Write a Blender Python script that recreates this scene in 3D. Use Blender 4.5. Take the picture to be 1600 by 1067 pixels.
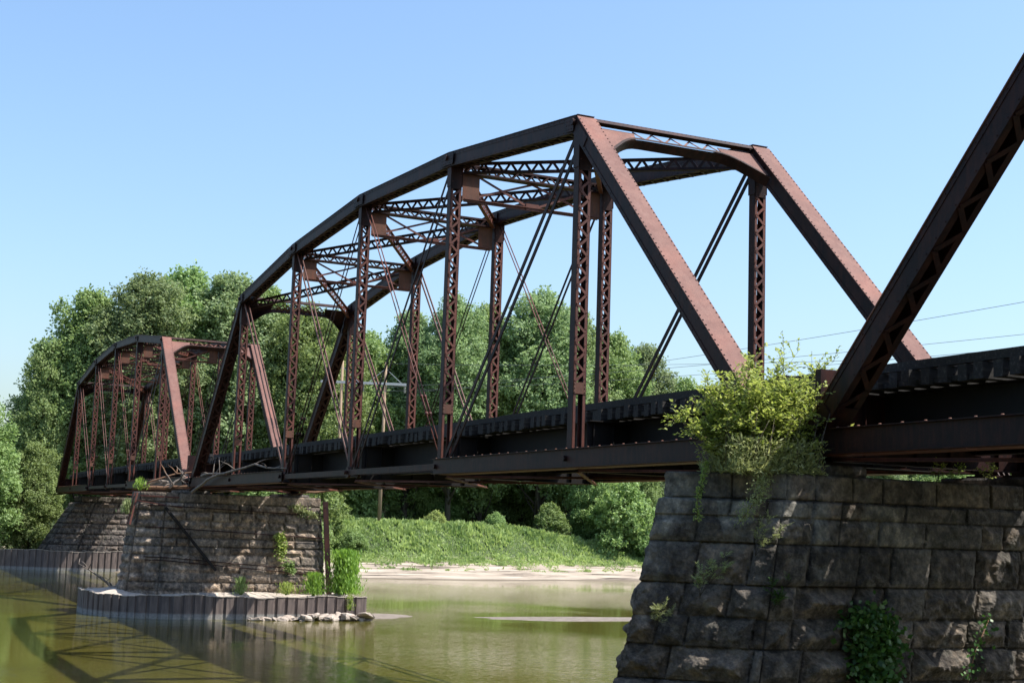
import bpy, math, random
import numpy as np
from mathutils import Vector, Matrix

for o in list(bpy.data.objects): bpy.data.objects.remove(o)
S = bpy.context.scene
COL = S.collection

# ---------------------------------------------------------------- camera
cam = bpy.data.cameras.new('camera'); co = bpy.data.objects.new('camera', cam); COL.objects.link(co)
cr = Vector((0.42597695, 0.90414783, 0.03256295)); cu = Vector((0.10460474, -0.08496962, 0.9908774)); cf = Vector((-0.8986665, 0.4186847, 0.13077325))
cp = Vector((21.467, -15.6265, -1.6307))
M = Matrix(((cr.x, cu.x, -cf.x, cp.x), (cr.y, cu.y, -cf.y, cp.y), (cr.z, cu.z, -cf.z, cp.z), (0, 0, 0, 1)))
co.matrix_world = M
cam.sensor_width = 36; cam.lens = 2175.0 / 1600 * 36; cam.clip_start = 0.1; cam.clip_end = 6000
S.camera = co
# ---------------------------------------------------------------- light
SUN_EL, SUN_AZ = math.radians(56.6), math.radians(30.5)
wld = bpy.data.worlds.new('World'); S.world = wld; wld.use_nodes = True
wn = wld.node_tree.nodes; wl = wld.node_tree.links
sky = wn.new('ShaderNodeTexSky'); sky.sky_type = 'NISHITA'; sky.sun_disc = False
sky.sun_elevation = SUN_EL; sky.sun_rotation = SUN_AZ; sky.air_density = 1.3; sky.dust_density = 2.0; sky.ozone_density = 6.0; sky.altitude = 0
wl.new(sky.outputs[0], wn['Background'].inputs[0]); wn['Background'].inputs[1].default_value = 0.1345
sl = bpy.data.lights.new('sun', 'SUN'); so = bpy.data.objects.new('sun', sl); COL.objects.link(so)
sl.energy = 5.0; sl.angle = math.radians(0.55); sl.color = (1.0, 0.95, 0.87)
sd = Vector((math.sin(SUN_AZ) * math.cos(SUN_EL), math.cos(SUN_AZ) * math.cos(SUN_EL), math.sin(SUN_EL)))
so.rotation_euler = sd.to_track_quat('Z', 'Y').to_euler(); so.location = (0, 0, 60)
S.view_settings.view_transform = 'Standard'; S.view_settings.look = 'None'; S.view_settings.exposure = 0.83; S.view_settings.gamma = 1
try:
    S.cycles.use_denoising = True; S.cycles.max_bounces = 6; S.cycles.transparent_max_bounces = 8
except Exception: pass

WZ = -6.55           # water level (the truss base pins are at z = 0)
# ---------------------------------------------------------------- helpers
rng = np.random.RandomState(7)
_tab = np.random.RandomState(3).rand(65536)
def _h(i, j, k): return _tab[(i * 73856093 ^ j * 19349663 ^ k * 83492791) & 65535]
def vnoise(P, s=1.0):
    P = np.asarray(P, float) * s; I = np.floor(P).astype(np.int64); f = P - I; f = f * f * (3 - 2 * f)
    o = 0
    for a in (0, 1):
        for b in (0, 1):
            for c in (0, 1):
                w = (f[:, 0] if a else 1 - f[:, 0]) * (f[:, 1] if b else 1 - f[:, 1]) * (f[:, 2] if c else 1 - f[:, 2])
                o = o + w * _h(I[:, 0] + a, I[:, 1] + b, I[:, 2] + c)
    return o
def fbm(P, s=1.0, n=4):
    o = 0; a = 1; t = 0
    for i in range(n): o = o + a * vnoise(P, s * 2 ** i); t += a; a *= .5
    return o / t

def tag(o, label=None, cat=None, group=None, kind=None):
    if label: o['label'] = label
    if cat: o['category'] = cat
    if group: o['group'] = group
    if kind: o['kind'] = kind
    return o
def link(name, me, parent=None, mats=()):
    o = bpy.data.objects.new(name, me); COL.objects.link(o)
    for m in mats: me.materials.append(m)
    if parent: o.parent = parent
    return o
def empty(name, loc=(0, 0, 0), rz=0):
    o = bpy.data.objects.new(name, None); COL.objects.link(o); o.location = loc; o.rotation_euler = (0, 0, rz); o.empty_display_size = .3
    return o
def copy_tree(o, parent=None):
    c = o.copy(); COL.objects.link(c)
    if parent: c.parent = parent
    for ch in [x for x in bpy.data.objects if x.parent == o]: copy_tree(ch, c)
    return c
def npmesh(name, V, F, smooth=False, fmat=None, attr=None):
    """V (n,3); F (m,k) same-size faces"""
    me = bpy.data.meshes.new(name); V = np.ascontiguousarray(V, np.float32); F = np.ascontiguousarray(F, np.int32)
    me.vertices.add(len(V)); me.vertices.foreach_set('co', V.ravel())
    m, k = F.shape
    me.loops.add(m * k); me.loops.foreach_set('vertex_index', F.ravel())
    me.polygons.add(m); me.polygons.foreach_set('loop_start', np.arange(m, dtype=np.int32) * k)
    me.polygons.foreach_set('loop_total', np.full(m, k, np.int32))
    if fmat is not None: me.polygons.foreach_set('material_index', np.asarray(fmat, np.int32))
    me.polygons.foreach_set('use_smooth', np.full(m, smooth, bool))
    me.update(calc_edges=True)
    if attr is not None:
        a = me.color_attributes.new('tint', 'FLOAT_COLOR', 'POINT'); a.data.foreach_set('color', np.ascontiguousarray(attr, np.float32).ravel())
    return me

class MB:
    def __init__(s): s.v = []; s.f = []; s.m = []; s.sm = []
    def add(s, vs, fs, m=0, sm=False):
        b = len(s.v); s.v += [tuple(x) for x in vs]
        for f in fs: s.f.append([b + i for i in f]); s.m.append(m); s.sm.append(sm)
    def obox(s, c, a, b, d, m=0):
        c, a, b, d = map(Vector, (c, a, b, d))
        vs = [c + a * i + b * j + d * k for i in (-1, 1) for j in (-1, 1) for k in (-1, 1)]
        s.add(vs, [(0, 1, 3, 2), (4, 6, 7, 5), (0, 4, 5, 1), (2, 3, 7, 6), (0, 2, 6, 4), (1, 5, 7, 3)], m)
    def box(s, x0, x1, y0, y1, z0, z1, m=0):
        s.obox(((x0 + x1) / 2, (y0 + y1) / 2, (z0 + z1) / 2), ((x1 - x0) / 2, 0, 0), (0, (y1 - y0) / 2, 0), (0, 0, (z1 - z0) / 2), m)
    def beam(s, a, b, w, h, up=(0, 0, 1), m=0):
        """bar from a to b; w across (perp. to up), h along up"""
        a, b, up = Vector(a), Vector(b), Vector(up); d = b - a
        if d.length < 1e-6: return
        n = d.normalized(); sd_ = n.cross(up)
        if sd_.length < 1e-4: sd_ = n.cross(Vector((1, 0, 0)))
        sd_.normalize(); u = sd_.cross(n).normalized()
        s.obox((a + b) / 2, sd_ * w / 2, d / 2, u * h / 2, m)
    def tube(s, pts, rs, n=6, m=0, sm=True, cap=True):
        pts = [Vector(p) for p in pts]; rings = []
        ref = Vector((0.31, 0.17, .94))
        for i, p in enumerate(pts):
            t = (pts[min(i + 1, len(pts) - 1)] - pts[max(i - 1, 0)]).normalized()
            a = t.cross(ref)
            if a.length < .05: a = t.cross(Vector((1, 0, 0)))
            a.normalize(); b = t.cross(a); r = rs[i] if hasattr(rs, '__len__') else rs
            rings.append([p + (a * math.cos(q) + b * math.sin(q)) * r for q in [2 * math.pi * j / n for j in range(n)]])
        vs = [v for R in rings for v in R]; fs = []
        for i in range(len(pts) - 1):
            for j in range(n): fs.append((i * n + j, i * n + (j + 1) % n, (i + 1) * n + (j + 1) % n, (i + 1) * n + j))
        if cap: fs += [tuple(range(n))[::-1], tuple((len(pts) - 1) * n + j for j in range(n))]
        s.add(vs, fs, m, sm)
    def rivet(s, p, nrm, r=.02, m=0):
        p, nrm = Vector(p), Vector(nrm).normalized(); a = nrm.orthogonal().normalized(); b = nrm.cross(a)
        vs = [p + (a * math.cos(q) + b * math.sin(q)) * r for q in [math.pi / 3 * j for j in range(6)]]
        vs += [p + nrm * r * .6 + (a * math.cos(q) + b * math.sin(q)) * r * .6 for q in [math.pi / 3 * j for j in range(6)]]
        s.add(vs, [(j, (j + 1) % 6, 6 + (j + 1) % 6, 6 + j) for j in range(6)] + [tuple(range(6, 12))], m, True)
    def plate(s, pts, nrm, th, m=0):
        nrm = Vector(nrm).normalized() * th / 2; n = len(pts); pts = [Vector(p) for p in pts]
        vs = [p + nrm for p in pts] + [p - nrm for p in pts]
        s.add(vs, [tuple(range(n)), tuple(range(n, 2 * n))[::-1]] + [(i, i + n, (i + 1) % n + n, (i + 1) % n) for i in range(n)], m)
    def lace(s, a, b, off, step, w=.055, th=.012, up=(0, 0, 1), m=0, x=False):
        """single zigzag between line a->b (centre) and +-off across"""
        a, b, off = Vector(a), Vector(b), Vector(off); d = b - a; n = max(2, round(d.length / step))
        nn = d.cross(off).normalized()
        for i in range(n):
            sg = 1 if i % 2 else -1
            s.beam(a + d * (i / n) + off * sg, a + d * ((i + 1) / n) - off * sg, w, th, nn, m)
            if x: s.beam(a + d * (i / n) - off * sg + nn * th, a + d * ((i + 1) / n) + off * sg + nn * th, w, th, nn, m)
    def build(s, name, mats, parent=None):
        me = bpy.data.meshes.new(name); me.from_pydata([tuple(v) for v in s.v], [], s.f)
        me.polygons.foreach_set('material_index', s.m); me.polygons.foreach_set('use_smooth', s.sm); me.update()
        if not isinstance(mats, (list, tuple)): mats = [mats]
        return link(name, me, parent, mats)

# ---------------------------------------------------------------- materials
def newmat(name):
    m = bpy.data.materials.new(name); m.use_nodes = True; nt = m.node_tree; b = nt.nodes['Principled BSDF']
    return m, nt, nt.nodes, nt.links, b
def noise_col(nt, scale, stops, detail=6, vec=None, rough=.6, stretch=None):
    N, L = nt.nodes, nt.links
    tc = N.new('ShaderNodeTexCoord'); src = tc.outputs['Object'] if vec is None else vec
    if stretch:
        mp = N.new('ShaderNodeMapping'); mp.inputs['Scale'].default_value = stretch; L.new(src, mp.inputs[0]); src = mp.outputs[0]
    no = N.new('ShaderNodeTexNoise'); no.inputs['Scale'].default_value = scale; no.inputs['Detail'].default_value = detail; no.inputs['Roughness'].default_value = rough
    L.new(src, no.inputs['Vector'])
    cr_ = N.new('ShaderNodeValToRGB'); L.new(no.outputs['Fac'], cr_.inputs[0]); e = cr_.color_ramp.elements
    e[0].position, e[0].color = stops[0][0], (*stops[0][1], 1); e[1].position, e[1].color = stops[-1][0], (*stops[-1][1], 1)
    for p, c in stops[1:-1]: q = e.new(p); q.color = (*c, 1)
    return cr_.outputs[0], no.outputs['Fac']
def mixc(nt, a, b, fac, mode='MIX'):
    n = nt.nodes.new('ShaderNodeMix'); n.data_type = 'RGBA'; n.blend_type = mode
    if isinstance(fac, (int, float)): n.inputs[0].default_value = fac
    else: nt.links.new(fac, n.inputs[0])
    for i, x in ((6, a), (7, b)):
        if isinstance(x, tuple): n.inputs[i].default_value = (*x, 1)
        else: nt.links.new(x, n.inputs[i])
    return n.outputs[2]
def bump(nt, b, h, strength, dist=.02):
    n = nt.nodes.new('ShaderNodeBump'); n.inputs['Strength'].default_value = strength; n.inputs['Distance'].default_value = dist
    nt.links.new(h, n.inputs['Height']); nt.links.new(n.outputs[0], b.inputs['Normal'])
def rust(name, stops, streak, rough=.6, spec=.5, metal=0.0, bs=.3):
    m, nt, N, L, b = newmat(name)
    c1, f1 = noise_col(nt, 1.6, stops)
    c2, f2 = noise_col(nt, 5.0, [(.45, (0, 0, 0)), (.75, (1, 1, 1))], stretch=(1.5, 1.5, .25))
    col = mixc(nt, c1, streak, c2)
    c3, f3 = noise_col(nt, 45, [(.3, (.75, .75, .75)), (.7, (1.15, 1.15, 1.15))])
    col = mixc(nt, col, c3, 1.0, 'MULTIPLY'); c6, f6 = noise_col(nt, .55, [(.36, (.75, .72, .74)), (.5, (1, 1, 1)), (.66, (1.25, 1.12, 1.06))], detail=9, rough=.7)
    col = mixc(nt, col, c6, 1.0, 'MULTIPLY')
    L.new(col, b.inputs['Base Color']); b.inputs['Roughness'].default_value = rough; b.inputs['Metallic'].default_value = metal; b.inputs['Specular IOR Level'].default_value = spec
    bump(nt, b, f3, bs, .01)
    return m
M_dark = rust('weathered_dark_steel', [(.3, (.011, .0062, .0070)), (.5, (.020, .0092, .0092)), (.7, (.038, .014, .0115))], (.050, .017, .012), .55, .16)
M_red = rust('rusted_red_steel', [(.3, (.060, .019, .014)), (.5, (.092, .028, .019)), (.72, (.13, .044, .030))], (.15, .048, .030), .6, .4)
M_pink = rust('faded_red_paint', [(.25, (.145, .068, .054)), (.45, (.165, .080, .064)), (.62, (.180, .092, .074)), (.8, (.21, .115, .094))], (.14, .060, .048), .75, .3)
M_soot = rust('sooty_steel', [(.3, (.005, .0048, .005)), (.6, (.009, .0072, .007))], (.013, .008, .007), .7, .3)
M_plate = rust('streaked_brown_plate', [(.3, (.07, .034, .024)), (.5, (.10, .048, .033)), (.7, (.135, .066, .046))], (.15, .055, .03), .7, .3)
M_rail = rust('railhead_steel', [(.3, (.10, .06, .045)), (.7, (.2, .13, .1))], (.12, .06, .04), .5, .5)
m, nt, N, L, b = newmat('creosoted_timber'); M_tie = m
c1, f1 = noise_col(nt, 3, [(.3, (.008, .0075, .0075)), (.55, (.018, .016, .015)), (.8, (.09, .078, .068))], stretch=(6, 1, 6))
L.new(c1, b.inputs['Base Color']); b.inputs['Roughness'].default_value = .85; bump(nt, b, f1, .5, .02)

def stone_mat(name, warm=1.0):
    m, nt, N, L, b = newmat(name)
    at = N.new('ShaderNodeAttribute'); at.attribute_name = 'tint'
    c1, f1 = noise_col(nt, 5, [(.32, (.28, .28, .29)), (.5, (.9, .9, .9)), (.68, (2.1, 1.95, 1.75))], detail=12, rough=.72)
    col = mixc(nt, at.outputs['Color'], c1, 1.0, 'MULTIPLY')
    c2, f2 = noise_col(nt, 1.1, [(.48, (0, 0, 0)), (.64, (1, 1, 1))], detail=9, stretch=(1, 1, .4), rough=.7)
    col = mixc(nt, col, (.020, .019, .020), mixc(nt, (0, 0, 0), c2, .7))
    c4, f4 = noise_col(nt, 2.6, [(.52, (0, 0, 0)), (.62, (1, 1, 1))], detail=14, rough=.82)
    col = mixc(nt, col, (.22, .205, .175), mixc(nt, (0, 0, 0), c4, .75))
    c5, f5 = noise_col(nt, .9, [(.60, (0, 0, 0)), (.72, (1, 1, 1))], detail=6)
    col = mixc(nt, col, (.03, .04, .018), mixc(nt, (0, 0, 0), c5, .5))
    c3, f3 = noise_col(nt, 14, [(0, (0, 0, 0)), (1, (1, 1, 1))], detail=12, rough=.8)
    L.new(col, b.inputs['Base Color']); b.inputs['Roughness'].default_value = .92; b.inputs['Specular IOR Level'].default_value = .2
    bump(nt, b, f3, 1.0, .09)
    return m
M_stone = stone_mat('weathered_limestone')
m, nt, N, L, b = newmat('rusty_sheet_piling'); M_pile = m
c1, f1 = noise_col(nt, 2, [(.3, (.075, .058, .055)), (.5, (.12, .092, .082)), (.7, (.19, .145, .125))], stretch=(3, 3, .5))
tc = N.new('ShaderNodeNewGeometry'); sx = N.new('ShaderNodeSeparateXYZ'); L.new(tc.outputs['Position'], sx.inputs[0])
mr = N.new('ShaderNodeMapRange'); mr.inputs[1].default_value = WZ + .30; mr.inputs[2].default_value = WZ + .20; L.new(sx.outputs[2], mr.inputs[0])
c2, f2 = noise_col(nt, 9, [(.3, (.17, .16, .15)), (.7, (.30, .28, .26))])
L.new(mixc(nt, c1, c2, mr.outputs[0]), b.inputs['Base Color']); b.inputs['Roughness'].default_value = .8; bump(nt, b, f1, .4, .02)
def plain(name, stops, scale, rough=.9, bs=.5, bd=.03, stretch=None, spec=.3, detail=8):
    m, nt, N, L, b = newmat(name); c, f = noise_col(nt, scale, stops, stretch=stretch, detail=detail); L.new(c, b.inputs['Base Color'])
    b.inputs['Roughness'].default_value = rough; b.inputs['Specular IOR Level'].default_value = spec; bump(nt, b, f, bs, bd); return m
M_conc = plain('silty_concrete', [(.3, (.30, .26, .22)), (.7, (.48, .42, .36))], 4)
M_rock = plain('pale_rubble', [(.3, (.22, .17, .14)), (.5, (.32, .27, .23)), (.7, (.44, .38, .33))], 5, bs=.9)
M_sand = plain('bar_sand', [(.3, (.13, .108, .088)), (.7, (.21, .178, .148))], 2.5)
M_drift = plain('bleached_driftwood', [(.3, (.07, .058, .05)), (.7, (.24, .20, .17))], 6, stretch=(1, 1, 1))
M_driftd = plain('weathered_brown_wood', [(.3, (.07, .045, .03)), (.7, (.22, .12, .07))], 6)
M_bark = plain('bark', [(.3, (.03, .025, .02)), (.7, (.085, .072, .058))], 5, stretch=(4, 4, .6))
M_pole = plain('utility_pole_wood', [(.3, (.20, .14, .09)), (.7, (.34, .25, .17))], 5, stretch=(6, 6, .4))
M_arm = plain('galvanized_arm', [(.3, (.32, .34, .35)), (.7, (.45, .47, .48))], 5)
M_wire = plain('power_wire', [(.3, (.10, .11, .12)), (.7, (.14, .15, .16))], 5)
M_ins = plain('glazed_insulator', [(.3, (.25, .25, .24)), (.7, (.35, .35, .34))], 5, rough=.3)

def leaf_mat(name, c_lo, c_hi, trans=.35, var=.16, rough=.55):
    m, nt, N, L, b = newmat(name)
    at = N.new('ShaderNodeAttribute'); at.attribute_name = 'tint'; sp = N.new('ShaderNodeSeparateColor'); L.new(at.outputs['Color'], sp.inputs[0])
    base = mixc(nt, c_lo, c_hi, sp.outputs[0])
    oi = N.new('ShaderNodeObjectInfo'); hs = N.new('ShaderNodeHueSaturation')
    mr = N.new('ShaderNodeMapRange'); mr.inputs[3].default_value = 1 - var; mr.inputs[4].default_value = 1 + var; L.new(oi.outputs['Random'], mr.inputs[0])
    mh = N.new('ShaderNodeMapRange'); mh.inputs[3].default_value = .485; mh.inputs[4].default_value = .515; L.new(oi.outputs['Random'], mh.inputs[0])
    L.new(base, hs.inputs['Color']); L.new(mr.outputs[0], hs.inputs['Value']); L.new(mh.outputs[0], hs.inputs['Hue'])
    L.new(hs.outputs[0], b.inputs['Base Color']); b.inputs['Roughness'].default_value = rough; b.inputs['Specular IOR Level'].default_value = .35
    tr = N.new('ShaderNodeBsdfTranslucent'); h2 = N.new('ShaderNodeHueSaturation'); h2.inputs['Hue'].default_value = .49; h2.inputs['Saturation'].default_value = 1.1; h2.inputs['Value'].default_value = 1.2
    L.new(hs.outputs[0], h2.inputs['Color']); L.new(h2.outputs[0], tr.inputs['Color'])
    mx = N.new('ShaderNodeMixShader'); mx.inputs[0].default_value = trans; L.new(b.outputs[0], mx.inputs[1]); L.new(tr.outputs[0], mx.inputs[2])
    L.new(mx.outputs[0], N['Material Output'].inputs['Surface'])
    return m
M_leafA = leaf_mat('maple_foliage', (.13, .205, .064), (.29, .39, .150), .45)
M_leafB = leaf_mat('cottonwood_foliage', (.13, .195, .085), (.29, .37, .172), .45)
M_leafY = leaf_mat('yellow_green_foliage', (.17, .26, .055), (.42, .51, .16), .5, .05)
M_leafW = leaf_mat('willow_foliage', (.14, .24, .04), (.30, .44, .09), .45, .08)
M_leafG = leaf_mat('grey_green_weed', (.20, .25, .10), (.38, .43, .20), .4, .1)
M_leafD = leaf_mat('grapevine_foliage', (.035, .09, .02), (.08, .17, .035), .3, .1, .4)
M_grass = leaf_mat('bank_grass', (.18, .265, .085), (.40, .49, .19), .45, .02)

# ---------------------------------------------------------------- water, ground
def gnoise(x, y, s, k=0): return fbm(np.stack([x, y, np.full_like(x, k + .37)], 1), s, 4)
def shore_x(y): return -93.2 - 2.6 * np.clip((y - 34) / 20, 0, 3) - 9.5 * np.clip((10 - y) / 8, 0, 1) + .9 * (np.sin(y * .21) * .5 + np.sin(y * .057 + 1))
def bank_top(y): return -2.0 - 1.5 * np.clip((y - 44) / 14, 0, 1) - .5 * np.clip((14 - y) / 14, 0, 1)
def ground_z(x, y):
    d = shore_x(y) - x + 1.2 * (gnoise(x, y, .35, 3) - .5)
    zt = bank_top(y)
    bx = [-400, -12, 0, 1.2, 2.6, 2.8, 4.6, 4.9, 7.5, 12.5, 22, 60, 2000]
    fr = [-7.9, -7.9, -6.62, -6.42, -6.25, -5.95, -5.78, -5.45, -5.05, 0, 0, 0, 0]
    z = np.interp(d, bx, fr)
    t = np.clip((d - 7.5) / 5, 0, 1); t = t * t * (3 - 2 * t)
    z = np.where(d > 7.5, -5.05 + (zt + 5.05) * t, z)
    z = z + np.clip(d - 22, 0, 200) * .01
    z += np.where(d > 0, (gnoise(x, y, .8, 9) - .5) * .22 * np.clip(d / 4, 0, 1.5), 0)
    e = np.clip((x - 7) / 12, 0, 1); e = e * e * (3 - 2 * e)
    z = np.where(x > 7, -7.9 + 4.6 * e, z)
    return z
xs = np.unique(np.concatenate([np.linspace(-3000, -200, 15), np.linspace(-200, -120, 17), np.arange(-120, -88, .33), np.linspace(-88, 5, 20), np.arange(5, 30, 1.0), np.linspace(30, 3000, 14)]))
ys = np.unique(np.concatenate([np.linspace(-3000, -60, 14), np.arange(-60, 10, 2.0), np.arange(10, 80, .5), np.linspace(80, 200, 30), np.linspace(200, 3000, 12)]))
GX, GY = np.meshgrid(xs, ys, indexing='ij'); gz = ground_z(GX.ravel(), GY.ravel())
nx, ny = len(xs), len(ys)
idx = np.arange(nx * ny).reshape(nx, ny)
F = np.stack([idx[:-1, :-1], idx[1:, :-1], idx[1:, 1:], idx[:-1, 1:]], -1).reshape(-1, 4)
gme = npmesh('ground', np.stack([GX.ravel(), GY.ravel(), gz], 1), F, True)
m, nt, N, L, b = newmat('river_bank_soil')
c1, f1 = noise_col(nt, .9, [(.38, (.06, .045, .034)), (.44, (.25, .205, .16)), (.58, (.38, .325, .26)), (.75, (.47, .41, .335))], detail=8, stretch=(.35, .16, 11), rough=.62)  # dark bands put the shade of the bank ledges into the colour
c2, f2 = noise_col(nt, .35, [(.3, (.035, .055, .02)), (.7, (.07, .10, .035))], detail=8)
tcn = N.new('ShaderNodeNewGeometry'); sx = N.new('ShaderNodeSeparateXYZ'); L.new(tcn.outputs['Position'], sx.inputs[0])
mr = N.new('ShaderNodeMapRange'); mr.inputs[1].default_value = -5.25; mr.inputs[2].default_value = -4.6; L.new(sx.outputs[2], mr.inputs[0])
c3 = mixc(nt, c1, c2, mr.outputs[0])
mw = N.new('ShaderNodeMapRange'); mw.inputs[1].default_value = WZ + .10; mw.inputs[2].default_value = WZ + .03; L.new(sx.outputs[2], mw.inputs[0])
L.new(mixc(nt, c3, (.12, .095, .07), mw.outputs[0]), b.inputs['Base Color']); b.inputs['Roughness'].default_value = .95; bump(nt, b, f1, .8, .12)
g = link('ground', gme, None, [m]); tag(g, kind='structure')

wme = npmesh('river_water', [(-140, -2500, WZ), (60, -2500, WZ), (60, 2500, WZ), (-140, 2500, WZ)], [(0, 1, 2, 3)])
m, nt, N, L, b = newmat('muddy_river_water')
c1, f1 = noise_col(nt, .06, [(.3, (.070, .067, .012)), (.7, (.094, .080, .018))], detail=4)
L.new(c1, b.inputs['Base Color']); b.inputs['Roughness'].default_value = .03; b.inputs['IOR'].default_value = 1.33; b.inputs['Specular IOR Level'].default_value = .5
tcn = N.new('ShaderNodeTexCoord'); mp = N.new('ShaderNodeMapping'); mp.inputs['Rotation'].default_value = (0, 0, math.radians(25)); mp.inputs['Scale'].default_value = (1.0, .45, 1); L.new(tcn.outputs['Object'], mp.inputs[0])
n1 = N.new('ShaderNodeTexNoise'); n1.inputs['Scale'].default_value = 5.5; n1.inputs['Detail'].default_value = 4; L.new(mp.outputs[0], n1.inputs['Vector'])
n2 = N.new('ShaderNodeTexNoise'); n2.inputs['Scale'].default_value = .35; n2.inputs['Detail'].default_value = 3; L.new(tcn.outputs['Object'], n2.inputs['Vector'])
n3 = N.new('ShaderNodeTexNoise'); n3.inputs['Scale'].default_value = .045; n3.inputs['Detail'].default_value = 2; L.new(tcn.outputs['Object'], n3.inputs['Vector'])
r3 = N.new('ShaderNodeMapRange'); r3.inputs[1].default_value = .42; r3.inputs[2].default_value = .68; r3.inputs[3].default_value = .3; r3.inputs[4].default_value = 3.2; L.new(n3.outputs['Fac'], r3.inputs[0])
mm = N.new('ShaderNodeMath'); mm.operation = 'MULTIPLY'; L.new(n1.outputs['Fac'], mm.inputs[0]); L.new(r3.outputs[0], mm.inputs[1])
ad = N.new('ShaderNodeMath'); ad.operation = 'MULTIPLY_ADD'; ad.inputs[1].default_value = 1.6; L.new(n2.outputs['Fac'], ad.inputs[0]); L.new(mm.outputs[0], ad.inputs[2])
bump(nt, b, ad.outputs[0], .33, .03)
w = link('river_water', wme, None, [m]); tag(w, kind='structure')

def mound(name, cx, cy, rx, ry, h, seed, rot=0):
    n, k = 48, 10; V = [(0, 0, h)]; r_ = np.random.RandomState(seed); ph = r_.rand(4) * 6
    for i in range(1, k + 1):
        t = i / k
        for j in range(n):
            a = 2 * math.pi * j / n; e = 1 + .12 * math.sin(3 * a + ph[0]) + .07 * math.sin(7 * a + ph[1])
            V.append((rx * t * e * math.cos(a), ry * t * e * math.sin(a), h * (1 - t * t) - .04 * t))
    mb = MB(); fs = [(0, 1 + j, 1 + (j + 1) % n) for j in range(n)]
    for i in range(k - 1):
        for j in range(n): fs.append((1 + i * n + j, 1 + (i + 1) * n + j, 1 + (i + 1) * n + (j + 1) % n, 1 + i * n + (j + 1) % n))
    mb.add(V, fs, 0, True); o = mb.build(name, M_sand); o.location = (cx, cy, WZ); o.rotation_euler.z = rot
    return tag(o, kind='structure')
mound('sandbar', -46.6, 21.5, 1.9, 8.4, .10, 1, -.03)
mound('sand_spit', -48.2, 9.2, 1.8, 2.7, .14, 2, .2)

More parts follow.
